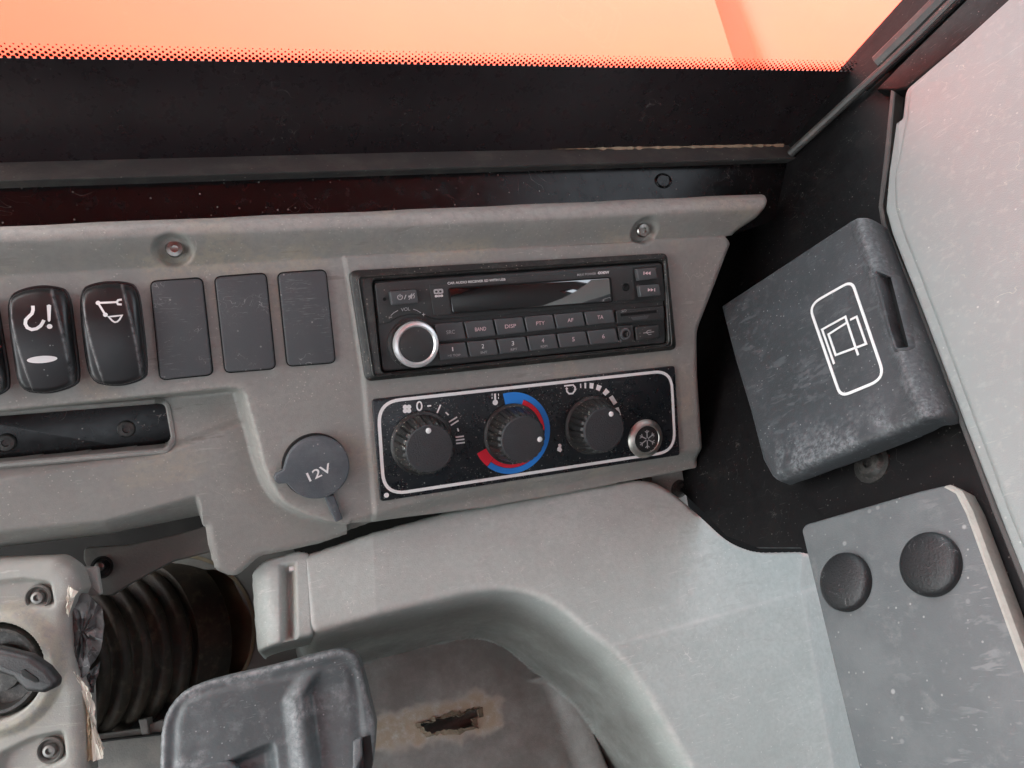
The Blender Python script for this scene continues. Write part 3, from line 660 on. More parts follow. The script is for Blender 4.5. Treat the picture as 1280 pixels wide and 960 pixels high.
# ------------------------------------------------------------------ rocker switches
def rocker(outline, label, icon):
    cx = sum(p[0] for p in outline) / len(outline); cy = sum(p[1] for p in outline) / len(outline)
    fr = D.at(cx, cy); t = thing('rocker_switch', fr, label, 'switch', 'black rocker switches in the dashboard row')
    HT = .0085
    ol = chaikin(fr.h2(outline, HT * .7), 2); y0, y1 = min(p.y for p in ol), max(p.y for p in ol)
    xs0, xs1 = min(p.x for p in ol), max(p.x for p in ol)
    def zf(x, y):
        s = (y - y0) / (y1 - y0)
        return HT + .0022 * np.sin(np.pi * np.clip(s, 0, 1)) - .0042 * np.clip((s - .62) / .38, 0, 1) ** 2 * 1.0 - .0012 * ((x - (xs0 + xs1) / 2) / (xs1 - xs0) * 2) ** 2
    def fn(X, Y):
        d = sdf([tuple(p) for p in ol], X, Y); r = .0024; e = np.clip((d + r) / r, 0, 1)
        # crease lines near both long sides
        s = (Y - y0) / (y1 - y0)
        xl = mixn(xs0, xs1, .17) + (s - .5) * -.0045 - .0012 * np.sin(np.pi * s) ; xr = mixn(xs0, xs1, .83) + (s - .5) * -.0035 + .0012 * np.sin(np.pi * s)
        H = zf(X, Y) - .0012 * sstep(0, .0005, xl - X) - .0012 * sstep(0, .0005, X - xr)
        H = H - r * (1 - np.sqrt(np.clip(1 - e * e, 0, 1))) 
        wr = np.exp(-((X - xl) / .0005) ** 2) * .8 + np.exp(-((X - xr) / .0005) ** 2) * .8 + np.exp(-((d + .001) / .0007) ** 2) * sstep(.35, .0, s)  # painted highlights: lighter colour along the creases and lower rim
        return H, d < 9, {'wear_highlight': np.clip(wr, 0, 1) * sstep(.02, .2, s)}, (d, .010)
    relief('actuator', ext_of(ol, .002), .00035, fn, swb_m, t, None, 50)
    obj('switch_frame', prism(inset(ol, -.0012), -.002, .0008, .0005), swb_m, t)
    icon(fr, t, zf, HT + .001)
    return t
def zi(pts): return [(x / 5.645, 330 + y / 5.645) for x, y in pts]
def icon_hook(fr, t, zf, h):
    bm = bmesh.new(); wd = .0015
    hk = [(229, 295), (232, 325), (226, 350), (205, 370), (184, 393), (181, 422), (196, 448), (228, 462), (262, 455), (290, 436), (303, 415), (312, 395)]
    stroke(fr.h2(zi(hk), h), wd * .9, .00005, .0003, bm, False, zf, 2)
    ex = fr.h2(zi([(326, 292), (341, 286), (357, 292), (358, 398), (348, 408), (339, 398)]), h); flat(ex, .00005, .0003, bm, zf)
    c = fr.h2(zi([(353, 440)]), h)[0]; flat(ngon(c.x, c.y, .0011, 12), .00005, .0003, bm, zf)
    obj('hook_symbol', bm, white_m, t, smooth=0)
    el = fr.h2(zi([(300 + 107 * math.cos(a), 672 - 7 * math.cos(a) + 25 * math.sin(a)) for a in [2 * math.pi * i / 28 for i in range(28)]]), h)
    obj('indicator_lens', flat(el, .0, .0004, None, zf), white_m, t, smooth=0)
def icon_arm(fr, t, zf, h):
    bm = bmesh.new(); wd = .0009
    for q in ([(690, 275), (760, 272), (820, 269)], [(857, 251), (832, 255), (822, 269), (832, 284), (858, 286)], [(690, 275), (745, 358)]):
        stroke(fr.h2(zi(q), h), wd, .00005, .0003, bm, False, zf, 3)
    stroke(fr.h2(zi([(768, 372), (862, 362), (845, 392), (830, 406), (812, 410), (795, 400)]), h), wd * .8, .00005, .0003, bm, True, zf, 2)
    for q, r in (((690, 275), .001), ((745, 358), .001)):
        c = fr.h2(zi([q]), h)[0]; flat(ngon(c.x, c.y, r, 12), .00005, .00035, bm, zf)
    obj('arm_symbol', bm, white_m, t, smooth=0)
def icon_red(fr, t, zf, h):
    el = fr.h2([(-34 + 36 * math.cos(a), 436 - 3 * math.cos(a) + 6 * math.sin(a)) for a in [2 * math.pi * i / 24 for i in range(24)]], h)
    obj('indicator_lens', flat(el, .0, .0004, None, zf), dimred_m, t, smooth=0)
rocker([(9.7, 372), (28, 363), (48, 359.5), (68, 361), (82, 366), (88, 410), (96, 474), (90, 482), (70, 489), (53, 491.5), (24, 488), (17, 450), (10, 400)], 'black rocker switch with white hook and exclamation mark symbol', icon_hook)
rocker([(101, 364), (115, 357), (134.6, 354.2), (155, 355), (168.5, 359.5), (174, 390), (181.8, 466), (176, 474), (155, 481), (135, 481.5), (114, 476.5), (107, 445), (101.5, 400)], 'black rocker switch with white excavator arm and bucket symbol', icon_arm)
rocker([(-82, 382), (-64, 373), (-44, 369.5), (-22, 370), (-10, 374), (-3, 420), (7.5, 483), (0, 491), (-20, 498), (-38, 500), (-66, 497), (-74, 460), (-81, 410)], 'black rocker switch cut off by the left edge of the photo', icon_red)
# ------------------------------------------------------------------ blank covers
for q, lb in (([(188.6, 352.5), (252, 348), (265.5, 468), (200.6, 474.7)], 'blank grey switch cover next to the bucket symbol switch, leftmost of three'),
              ([(269, 347), (332, 342), (344, 460.5), (282, 465.7)], 'blank grey switch cover in the middle of three blank covers'),
              ([(348, 342), (407, 338), (419, 453), (360, 457.5)], 'blank grey switch cover beside the radio, scuffed at bottom, rightmost of three')):
    fr = D.at(sum(p[0] for p in q) / 4, sum(p[1] for p in q) / 4)
    t = thing('switch_blank', fr, lb, 'blank cover', 'blank switch covers left of the radio')
    ol = fillet(fr.h2(q, .0025), .0028, 5)
    obj('cover', prism(ol, 0, .0025, .0006), blank_m, t)
    obj('cover_rim', prism(inset(ol, -.0007), -.001, .0009, .0003), gap_m, t)

# ------------------------------------------------------------------ 12 V socket cap
SC = D.at(397, 585)
sc = thing('socket_cap', SC, 'grey rubber socket cap marked 12V with side tab and strap', 'socket cap')
HC = .006
c0 = SC.hit(397, 585, HC); rad = (SC.hit(437.5, 583, HC) - SC.hit(356, 588, HC)).length / 2
c1 = SC.hit(352.5, 597, HC); c2 = SC.hit(362, 596, HC)
circ = ngon(0, 0, rad, 64); a_t = math.atan2(c1.y - c0.y, c1.x - c0.x)
cpts = []
for i in range(72):
    a = 2 * math.pi * i / 72; da = (a - a_t + math.pi) % (2 * math.pi) - math.pi
    # union outline of the disc and a small tab: furthest crossing along each direction
    r_ = rad; L = (c1 - c0).length; rt = .0038
    s = L * math.sin(da)
    if abs(s) < rt and math.cos(da) > 0: r_ = max(r_, L * math.cos(da) + math.sqrt(rt * rt - s * s))
    if abs(da) < .45: r_ = max(r_, rad + (L + rt - rad) * .28 * math.exp(-(da / .22) ** 2))
    cpts.append(Vector((c0.x + r_ * math.cos(a), c0.y + r_ * math.sin(a))))
obj('cap', prism(cpts, HC - .0035, HC, .0009), cap_m, sc)
obj('cap_flange', lathe([(rad * .98, 0), (rad * 1.03, 0), (rad * 1.03, .0022), (rad * .95, .0028)], 48, c=(c0.x - .0006, c0.y + .0004, 0)), gap_m, sc)
stp = SC.h2([(405, 620), (418, 619), (429, 649), (420, 653.5), (413, 640)], .003)
obj('strap', prism(fillet(stp, .001), .0, .003, .0008), cap_m, sc)
text('marking', '12V', SC, (387, 602), (416, 588.5), 12.5, HC, white_m, sc, off=.012)

# ================================================================== RADIO
RF = D.at(642, 397)
rad_t = thing('car_radio', RF, 'black single slot car radio with silver ringed volume knob in dashboard', 'car radio')
ob = fillet(RF.h2([(436, 338.5), (834, 316.5), (846, 437), (457.5, 477)], .004), [.004, .004, .004, .004], 6)
ib = fillet(RF.h2([(464.5, 349.5), (829.5, 325.5), (835.5, 430), (477, 467)], .006), [.003, .003, .003, .003], 6)
obj('bezel', frame_between(ob, ib, 0, .0045, .0065, .0), bezel_m, rad_t)
b1 = fillet(RF.h2([(446, 345), (832, 321.5), (841, 433.5), (466, 472)], .0062), .003, 6)
obj('bezel_ridge', ring(b1, .0010, .004, .0068, None, .0004), bezel_m, rad_t)
obj('chassis', prism(inset(ib, -.0004), -.001, .0025), gap_m, rad_t)
HF = .0055
face = fillet(RF.h2([(467, 352), (828, 328), (833.5, 429), (479, 464.5)], HF), .0025, 5)
obj('face_plate', prism(face, .002, HF - .0012, .0006), radio_m, rad_t)
HU = .0062
upq = RF.h2([(468.5, 353.5), (827.5, 329.5), (832, 375.5), (548, 399.5), (541, 398), (530, 394), (515, 392.5), (498, 396), (486, 404), (474, 404.5)], HU)
obj('upper_plate', prism(fillet(upq, [.002, .002, .0005, 0, 0, 0, 0, 0, 0, 0]), .003, HU, .0005), radio_m, rad_t)
obj('display_panel', prism(fillet(RF.h2([(536.5, 355.8), (791, 334), (794.5, 374), (542.5, 395)], HU + .0006), .0008), .003, HU + .0006, .0003), radio_m, rad_t)
lcd = fillet(RF.h2([(561, 361), (762, 347.5), (764.5, 376.5), (566, 391)], HU + .0008), .0012)
obj('display', prism(lcd, .004, HU + .0009, .0002), lcd_m, rad_t)
obj('display_frame', ring(inset(lcd, -.0007), .0007, .004, HU + .0014), gap_m, rad_t)
def btn(name, q, h0, h1, m, r=.0008, bev=.0005): return obj(name, prism(fillet(RF.h2(q, h1), r, 3), h0, h1, bev), m, rad_t)
def quad(q, s0, s1, t0, t1):
    def pt(s, t):
        a = [q[0][k] + (q[1][k] - q[0][k]) * s for k in (0, 1)]; b = [q[3][k] + (q[2][k] - q[3][k]) * s for k in (0, 1)]
        return (a[0] + (b[0] - a[0]) * t, a[1] + (b[1] - a[1]) * t)
    return [pt(s0, t0), pt(s1, t0), pt(s1, t1), pt(s0, t1)]
HBn = .0072
row1 = [(541.5, 405.5), (767, 387), (770.5, 403), (546.5, 427.5)]
row2 = [(545, 431), (770.5, 410.5), (774.5, 427.5), (549.5, 450.5)]
lab1 = [('SRC', grey_print_m), ('BAND', pink_m), ('DISP', pink_m), ('PTY', pink_m), ('AF', pink_m), ('TA', pink_m)]
lab2 = [('1', 'TOP'), ('2', 'INT'), ('3', 'RPT'), ('4', 'RDM'), ('5', ''), ('6', '')]
for i in range(6):
    q = quad(row1, i / 6 + .005, (i + 1) / 6 - .005, 0, 1); b = btn('button', q, .003, HBn, btn_m)
    s, mt = lab1[i]; c = quad(row1, (i + .5) / 6, (i + .5) / 6, .62, .62)[0]; hw = 2.6 * len(s) / 1.6 + .4
    text('lettering', s, RF, (c[0] - hw, c[1] + hw * .09), (c[0] + hw, c[1] - hw * .09), 4.6, HBn, mt, b)
    q = quad(row2, i / 6 + .005, (i + 1) / 6 - .005, 0, 1); b = btn('button', q, .003, HBn, btn_m)
    s, s2 = lab2[i]; c = quad(row2, (i + .5) / 6, (i + .5) / 6, .5 if s2 else .62, .5)[0]
    text('lettering', s, RF, (c[0] - (.7 if s == '1' else 1.5), c[1] + .1), (c[0] + (.7 if s == '1' else 1.5), c[1] - .1), 5.2, HBn, white_m if i < 3 else pink_m, b)
    if s2:
        c = quad(row2, (i + .5) / 6, (i + .5) / 6, .84, .84)[0]
        text('lettering', ('>II ' if i == 0 else '') + s2, RF, (c[0] - (8 if i == 0 else 4), c[1] + .5), (c[0] + (8 if i == 0 else 4), c[1] - .5), 2.8, HBn, grey_print_m, b)
pb = btn('power_button', [(487, 364.5), (520.5, 362), (523.5, 378.5), (490, 381.5)], .003, .0095, btn_m)
bm = bmesh.new(); hp = .0095
for cx, cy in ((500, 371.5),):
    arc = [(cx + 3.0 * math.cos(a), cy + 3.0 * math.sin(a)) for a in [math.radians(-60 + 300 * i / 12) for i in range(13)]]
    stroke(RF.h2(arc, hp), .0004, hp, hp + .0002, bm); stroke(RF.h2([(cx, cy - 4), (cx, cy)], hp), .0004, hp, hp + .0002, bm)
stroke(RF.h2([(505.5, 374), (507.5, 368.5)], hp), .0004, hp, hp + .0002, bm)
flat(RF.h2([(510.5, 369.5), (512.5, 369.3), (515, 366.5), (515, 374), (512.5, 371.7), (510.5, 372)], hp), hp, hp + .0002, bm)
stroke(RF.h2([(511, 374.5), (518, 366.5)], hp), .0004, hp, hp + .0002, bm); stroke(RF.h2([(517, 368), (518, 370.5), (517, 373)], hp), .0004, hp, hp + .0002, bm)
obj('power_symbol', bm, grey_print_m, pb, smooth=0)
c = RF.hit(480.5, 374, HU); obj('sensor_hole', lathe([(.0009, HU), (.0009, HU + .0004), (.0004, HU + .0002)], 14, c=(c.x, c.y, 0)), gap_m, rad_t)
# volume knob
VK = RF.at(513, 428.5)
kr = 12.0 * mm
kb = obj('volume_knob', lathe([(kr * 1.14, .003), (kr * 1.14, .0055), (kr * 1.03, .006), (kr * 1.03, .0125), (kr * .98, .0135)], 48), knob_m, rad_t, RF.M().inverted() @ VK.M())
obj('silver_ring', lathe([(kr * 1.035, .0115), (kr * 1.03, .0132), (kr * .98, .0142), (kr * .86, .0146), (kr * .79, .0138), (kr * .78, .0128)], 48), chrome_m, kb)
obj('knob_cap', lathe([(kr * .79, .012), (kr * .785, .0137), (kr * .74, .0139), (kr * .3, .0141)], 48), radio_m, kb)
text('lettering', 'VOL', RF, (501.5, 389.3), (512.8, 387.8), 4.2, HU, grey_print_m, rad_t)
bm = bmesh.new()
for q in ([(488.5, 394.5), (492, 391), (497.5, 388)], [(516.5, 386.5), (521, 388), (526, 391)]): stroke(RF.h2(q, HU), .0003, HU, HU + .0002, bm)
for cx, cy in ((488, 396.6), (529.5, 393.2)): stroke(RF.h2([(cx - 2, cy), (cx + 2, cy - .3)], HU), .0003, HU, HU + .0002, bm)
stroke(RF.h2([(529.4, 391.2), (529.6, 395.2)], HU), .0003, HU, HU + .0002, bm)
obj('volume_marks', bm, grey_print_m, rad_t, smooth=0)
hd = HU + .0006
text('lettering', 'CAR AUDIO RECEIVER SD WITH USB', RF, (559.5, 355.6), (631.8, 350.6), 3.0, hd, white_m, rad_t, off=.01)
text('lettering', 'MAX POWER', RF, (721.5, 345), (745, 343.2), 2.8, hd, grey_print_m, rad_t, off=.01)
text('lettering', '4X40W', RF, (747, 343), (761.5, 342), 3.6, hd, white_m, rad_t, off=.03)
# maker's mark: rounded double-loop emblem over a small line of letters
bm = bmesh.new()
for cx in (545.4, 550.4): stroke(RF.h2([(cx + 2.3 * math.cos(a), 364.4 + 2.0 * math.sin(a) - (cx - 548) * .06) for a in [2 * math.pi * i / 14 for i in range(14)]], hd), .0005, hd, hd + .0002, bm, True)
ring(fillet(RF.h2([(541.8, 361.6), (553.6, 360.8), (554.2, 367), (542.4, 367.8)], hd), .001), .0004, hd, hd + .0002, bm)
obj('emblem', bm, grey_print_m, rad_t, smooth=0)
text('lettering', '808', RF, (543.5, 371.6), (553.8, 370.8), 2.7, hd, white_m, rad_t, off=.03)
c = RF.hit(782.5, 359, hd); obj('infrared_eye', lathe([(.0024, hd - .001), (.0024, hd + .0003), (.002, hd + .0006), (.0014, hd + .0003)], 20, c=(c.x, c.y, 0)), gap_m, rad_t)
for q, (cx, cy), sg in (([(796, 336.5), (819.5, 334.5), (822.5, 348), (798.5, 351)], (809.5, 341.5), -1), ([(798.5, 357), (824, 355), (826.5, 369), (801, 371.5)], (813.3, 362.3), 1)):
    b = btn('seek_button', q, .003, .0095, btn_m); hp = .0095; bm = bmesh.new()
    for k in (-3.4, .2): flat(RF.h2([(cx + k - sg * 1.6 + 1.6, cy - 2), (cx + k - sg * 1.6 + 1.6, cy + 2), (cx + k + sg * 1.6 + 1.6, cy)], hp), hp, hp + .0002, bm)
    xx = cx - 4.6 if sg < 0 else cx + 5; stroke(RF.h2([(xx, cy - 2), (xx, cy + 2)], hp), .0005, hp, hp + .0002, bm)
    obj('seek_symbol', bm, pink_m, b, smooth=0)
sdp = btn('card_slot_panel', [(770, 388), (830, 382.5), (831, 400), (772, 405)], .003, HBn - .0006, radio_m)
obj('card_slot', prism(RF.h2([(776, 392.2), (821, 387.6), (821.4, 391), (776.4, 395.6)], HBn), HBn - .0012, HBn - .0004), gap_m, sdp)
obj('slot_lip', prism(RF.h2([(779, 390.3), (819, 386.2), (819.2, 387.6), (779.2, 391.7)], HBn), HBn - .0008, HBn + .0002), radio_m, sdp)
obj('slot_recess', prism(RF.h2([(789, 396.6), (812, 394.2), (809, 398.4), (792, 400.2)], HBn), HBn - .0008, HBn - .0003), btn_m, sdp)
text('lettering', 'SD', RF, (776.5, 390.6), (783, 390), 3.2, HBn - .0006, grey_print_m, sdp, shear=.2)
jp = btn('aux_panel', [(772, 408), (791.5, 406), (793.5, 427), (775.5, 429)], .003, HBn - .0006, radio_m)
c = RF.hit(782, 417.5, HBn)
obj('aux_jack', lathe([(.0036, HBn - .001), (.0036, HBn + .0004), (.0028, HBn + .0008), (.0021, HBn + .0004)], 24, c=(c.x, c.y, 0)), btn_m, rad_t)
obj('jack_core', lathe([(.0020, HBn), (.0020, HBn + .0006), (.0006, HBn + .0004)], 20, c=(c.x, c.y, 0)), gap_m, rad_t)
obj('jack_contact', prism(RF.h2([(783.2, 414.6), (784.4, 415), (784, 420), (782.6, 420.4)], HBn), HBn, HBn + .0009), steel_m, rad_t)
text('lettering', 'AUX', RF, (772, 427.3), (776.8, 426.9), 2.4, HBn - .0006, grey_print_m, rad_t)
ub = btn('usb_cover', [(794.5, 409), (823.5, 406), (825.5, 422.5), (796.5, 426)], .003, HBn, radio_m, .001)
bm = bmesh.new(); hp = HBn
stroke(RF.h2([(804, 416.3), (817.5, 414.6)], hp), .0004, hp, hp + .0002, bm); stroke(RF.h2([(807, 416), (810, 413), (814, 412.6)], hp), .0003, hp, hp + .0002, bm); stroke(RF.h2([(808, 415.9), (811, 418.2), (814, 417.8)], hp), .0003, hp, hp + .0002, bm)
obj('usb_symbol', bm, grey_print_m, ub, smooth=0)

# ================================================================== HEATER PANEL
HP = D.at(658, 540)
hv = thing('heater_panel', HP, 'black heater control panel with three fluted knobs and white outline', 'control panel')
HH = .0032
pq = [(465.5, 499.5), (843.5, 457.5), (850, 569), (475.5, 627)]
obj('panel_plate', prism(fillet(HP.h2(pq, HH), .0018), 0, HH, .0004), hvac_m, hv)
oq = fillet(HP.h2([(470, 500.8), (840.5, 461), (845.5, 565.3), (478.2, 621.3)], HH), .0135, 9)
zp, zq = HH + .00005, HH + .0002
obj('outline', ring(oq, .0018, zp, zq), white_m, hv, smooth=0)
c = HP.hit(483, 619, HH); obj('white_dot', flat(ngon(c.x, c.y, .0014, 16), zp, zq), white_m, hv, smooth=0)
def s7(pts): return [(460 + x / 5.645, 470 + y / 5.645) for x, y in pts]
def s8(pts): return [(660 + x / 5.645, 450 + y / 5.645) for x, y in pts]
# fan speed marks
bm = bmesh.new()
for a0 in range(4):
    a = math.radians(45 + 90 * a0); c = HP.h2(s7([(275 + 19 * math.cos(a), 232 + 19 * math.sin(a))]), HH)[0]; flat(ngon(c.x, c.y, .0013, 12), zp, zq, bm)
for q in ([(418, 212), (446, 209)], [(487, 260), (512, 203)], [(548, 256), (568, 275)], [(570, 325), (628, 290)], [(584, 348), (638, 314)], [(631, 368), (639, 391)], [(618, 432), (676, 424)], [(620, 453), (680, 446)], [(622, 476), (683, 469)]):
    stroke(HP.h2(s7(q), HH), .0008, zp, zq, bm)
stroke(HP.h2(s7([(362 + 17 * math.cos(a), 212 + 30 * math.sin(a)) for a in [2 * math.pi * i / 20 for i in range(20)]]), HH), .0008, zp, zq, bm, True)
obj('fan_marks', bm, white_m, hv, smooth=0)
# thermometer
bm = bmesh.new(); c = HP.h2([(619, 503)], HH)[0]; flat(ngon(c.x, c.y, .0016, 14), zp, zq, bm)
stroke(HP.h2([(618.6, 492), (619, 502)], HH), .0011, zp, zq, bm)
for dx in (-4, 4):
    for k in (0, 1): stroke(HP.h2([(619 + dx, 492 + 4 * k), (619 + dx, 494.5 + 4 * k)], HH), .0004, zp, zq, bm)
obj('thermometer_symbol', bm, white_m, hv, smooth=0)
tc_ = HP.hit(640, 541.5, HH)
def arcband(a0, a1, r0, r1, n=48, dz=0., bm=None):
    fa = (lambda t: r0(t)) if callable(r0) else (lambda t: r0); fb = (lambda t: r1(t)) if callable(r1) else (lambda t: r1)
    P0, P1 = [], []
    for i in range(n + 1):
        t = i / n; a = math.radians(a0 + (a1 - a0) * t)
        P0.append((tc_.x + fa(t) * math.cos(a), tc_.y + fa(t) * math.sin(a))); P1.append((tc_.x + fb(t) * math.cos(a), tc_.y + fb(t) * math.sin(a)))
    bm = bm or bmesh.new(); z = zp + dz; loft([[(x, y, z) for x, y in P0], [(x, y, z + .0001) for x, y in P0], [(x, y, z + .0001) for x, y in P1], [(x, y, z) for x, y in P1]], bm); return bm
Ro = .0240
bm = arcband(100, 66, .0165, Ro); arcband(66, -133, Ro - .0034, Ro, 60, 0, bm)
obj('blue_scale', bm, bluem, hv, smooth=0)
bm = arcband(66, -133, .0155, Ro - .0036, 60, .0000); arcband(-133.5, -158, .0155, Ro - .0002, 14, 0, bm)
obj('red_scale', bm, redm, hv, smooth=0)
# vent marks
for q in ([(366, 168), (374, 166), (376, 196), (368, 197)], [(397, 161), (410, 161), (409, 200), (398, 199)], [(435, 161), (463, 164), (458, 203), (434, 199)], [(488, 173), (520, 184), (504, 219), (478, 208)], [(550, 199), (575, 226), (545, 252), (525, 233)], [(596, 248), (628, 300), (604, 318), (570, 265)], [(612, 340), (638, 332), (655, 385), (655, 415), (645, 415), (622, 370)], [(655, 455), (664, 485), (650, 510), (645, 500), (655, 485)]):
    obj('vent_mark', flat(HP.h2(s8(q), HH), zp, zq), white_m, hv, smooth=0)
bm = bmesh.new()
stroke(HP.h2(s8([(255, 183), (318, 176), (332, 192), (330, 215), (315, 236), (290, 238), (274, 222), (272, 205)]), HH), .0009, zp, zq, bm)
flat(HP.h2(s8([(262, 205), (284, 205), (272, 190)]), HH), zp, zq, bm); flat(HP.h2(s8([(322, 205), (342, 203), (333, 222)]), HH), zp, zq, bm)
obj('recirculation_symbol', bm, white_m, hv, smooth=0)
obj('seat_symbol', flat(HP.h2(s8([(212, 595), (225, 590), (236, 600), (232, 618), (240, 635), (228, 650), (206, 640), (206, 622), (216, 612)]), HH), zp, zq), white_m, hv, smooth=0)
def knob(px, py, ang):
    fr = HP.at(px, py, HH); seg = 96
    pr = [(.0176, 0), (.0178, .002), (.0168, .0028), (.0162, .003), (.0153, .009), (.0143, .0150), (.0133, .0160), (.0130, .0163)]
    fl_ = lambda k, i: 1 - (.085 if (i % 4) in (0,) and 4 <= k <= 6 else 0.0)
    kn = obj('knob', lathe(pr, seg, flute=fl_), knob_m, hv, HP.M().inverted() @ fr.M(), 28)
    obj('knob_cap', lathe([(.0131, .0160), (.0130, .0169), (.0124, .0174), (.006, .0178), (.001, .0178)], 48), knobcap_m, kn)
    a = math.radians(ang); obj('pointer_dot', lathe([(.0016, .0170), (.0015, .0178), (.0012, .0180)], 16, c=(.0100 * math.cos(a), .0100 * math.sin(a), 0)), white_m, kn)
for k in ((527, 553.5, 90), (640, 542, -8), (738.5, 531, 62)): knob(*k)
bf = HP.at(806, 548, HH)
pbm = obj('push_button', lathe([(.0120, 0), (.0122, .0008), (.0118, .0014), (.0102, .0026), (.0086, .0029), (.0082, .0024)], 40), brushed_m, hv, HP.M().inverted() @ bf.M())
obj('button_face', lathe([(.0083, .001), (.0082, .0026), (.002, .0027)], 32), knob_m, pbm)
bm = bmesh.new()
for k in range(6):
    a = math.radians(90 + 60 * k); e = Vector((math.cos(a), math.sin(a))); nn = Vector((-e.y, e.x))
    stroke([e * .0008, e * .0058], .0006, .0028, .00295, bm)
    stroke([e * .0052 + nn * .0014, e * .0040, e * .0052 - nn * .0014], .00045, .0028, .0030, bm)
obj('snowflake_symbol', bm, grey_print_m, pbm, smooth=0)

# ================================================================== CONSOLE (grey tray in front)
TL = T.at(640, 700)
con = thing('console', TL, 'light grey moulded console tray below the heater panel with torn hole in its floor', 'console')
ct = [(375, 692), (465, 664), (560, 638), (700, 613), (800, 597), (824, 602), (849, 619), (882, 648), (912, 676), (945, 689), (1000, 688), (1060, 690), (1190, 990), (895, 990), (800, 850), (765, 815), (741, 797), (700, 762), (668, 745), (630, 737), (590, 742), (500, 763), (392, 792), (384, 780)]
cto = fillet(TL.h2(ct), [.002, 0, .05, .05, .05, .04, .05, .05, .05, .05, .03, 0, 0, 0, .06, .06, .06, .06, .06, .06, .06, .05, .004, .002])
HFL = -.115
inner_line = [tuple(p) for p in TL.h2([(375, 790), (500, 763), (590, 742), (630, 737), (668, 745), (700, 762), (741, 797), (765, 815), (800, 850), (895, 990)])]
crease = TL.h2([(745, 812), (860, 782), (985, 745), (1001, 735)])
rightcr = TL.h2([(1003, 690), (1000, 735), (1020, 800), (1060, 940), (1080, 1000)])
hole = TL.h2([(524, 907), (530, 902), (542, 903), (545, 898), (555, 897), (566, 894), (575, 895), (583, 890), (590, 888), (597, 885), (598, 896), (590, 899), (592, 909), (575, 911), (556, 912), (548, 915), (538, 917), (531, 912)], HFL)
stain = TL.h2([(455, 900), (520, 888), (560, 876), (588, 867), (604, 868), (622, 876), (624, 905), (600, 920), (570, 920), (520, 928), (470, 938), (440, 936)], HFL)
fl_crease = TL.h2([(690, 842), (712, 845), (735, 905), (770, 990)], HFL)
seamv = TL.h2([(466, 671), (470, 772)])
def conf(X, Y):
    d = sdf([tuple(p) for p in cto], X, Y)
    H = 0 * X
    # facet right of / below the crease falls away gently
    a, b_ = crease[0], crease[-2]; nx_, ny_ = (b_ - a).y, -(b_ - a).x; ln = math.hypot(nx_, ny_); s = ((X - a.x) * nx_ + (Y - a.y) * ny_) / ln
    fc = np.clip(s, 0, 1) * sstep(-.004, .01, X - a.x)
    H = H - .20 * (np.sqrt(fc ** 2 + .003 ** 2) - .003)
    rx = np.interp(Y, [p.y for p in rightcr[::-1]], [p.x for p in rightcr[::-1]]); q = np.clip(X - rx, -1, .05)
    H = H - .45 * np.clip(q, 0, .05)
    # left end facet
    sxv = np.interp(Y, [seamv[1].y, seamv[0].y], [seamv[1].x, seamv[0].x]); H = H - .10 * np.clip(sxv - X, 0, .1)
    # outline rounding: generous at the tray edge
    r = .0045; e = np.clip((d + r) / r, 0, 1); H = H - r * (1 - np.sqrt(np.clip(1 - e * e, 0, 1)))
    wall = H - np.clip(d, 0, None) * 9
    # floor of the tray
    F_ = HFL + .004 * (fbm(X, Y, 14, 4) - .5)
    fx = np.interp(Y, [p.y for p in fl_crease[::-1]], [p.x for p in fl_crease[::-1]]); k = X - fx
    fz = sstep(fl_crease[0].y + .003, fl_crease[0].y - .003, Y)
    F_ = F_ + (.007 * sstep(-.022, -.002, k) * sstep(.004, -.001, k) - .012 * sstep(-.001, .006, k)) * fz
    di = lined(inner_line, X, Y)
    tray = (d > 0)
    Hh = np.where(tray, np.maximum(wall, F_), H)
    hs = sdf([tuple(p) for p in hole], X, Y) + .0016 * (fbm(X, Y, 300, 8) - .5) * 2
    ss = sdf([tuple(p) for p in stain], X, Y) + .006 * (fbm(X, Y, 110, 6) - .5) * 2
    nz = fbm(X, Y, 40, 21)
    wear_highlight = np.clip(np.exp(-((d + .0018) / .0022) ** 2) * (di < .03) * .8 + .7 * np.exp(-(s / .0010) ** 2) * sstep(-.003, .003, X - a.x) * (d < 0) + .5 * np.exp(-((X - rx) / .003) ** 2) * (d < 0) * (Y < crease[2].y + .02) + .25 * np.exp(-((X - sxv) / .0006) ** 2) * (d < 0), 0, 1)
    st = sstep(.004, -.004, ss) * tray
    fbz = sstep(.35, .7, nz) * .6
    grime_shade = np.where(d > .0, np.clip((.78 + .1 * sstep(-.02, -.09, Hh)) * sstep(0, .004, d) + .2 * sstep(-.06, -.112, Hh) + .3 * (nz - .5), 0, 1), 0) * (1 - st)  # real dirt plus painted shade on the tray walls and floor
    back = (Y > TL.hit(640, 600).y)                        # nothing of the tray beyond the top outline
    outer = (d > .006) & (lined([tuple(p) for p in TL.h2([(300, 720), (375, 697), (465, 671), (560, 645), (700, 621), (800, 603), (822, 607), (846, 624), (879, 653), (910, 681), (945, 692), (1000, 688), (1015, 720), (1090, 990)])], X, Y) < di)
    return Hh, (~outer) & (hs > 0), {'wear_highlight': wear_highlight, 'stain': st, 'grime_shade': grime_shade}
e4 = ext_of(list(cto) + list(TL.h2([(280, 720), (200, 1000)], HFL)), .004)
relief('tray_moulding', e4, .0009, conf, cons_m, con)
rnd = random.Random(4); hp_ = ccw(hole); rin = []
for a, b_ in zip(hp_, hp_[1:] + hp_[:1]):
    for k in range(4): rin.append(a.lerp(b_, k / 4) + Vector((rnd.uniform(-1, 1), rnd.uniform(-1, 1))) * .0007)
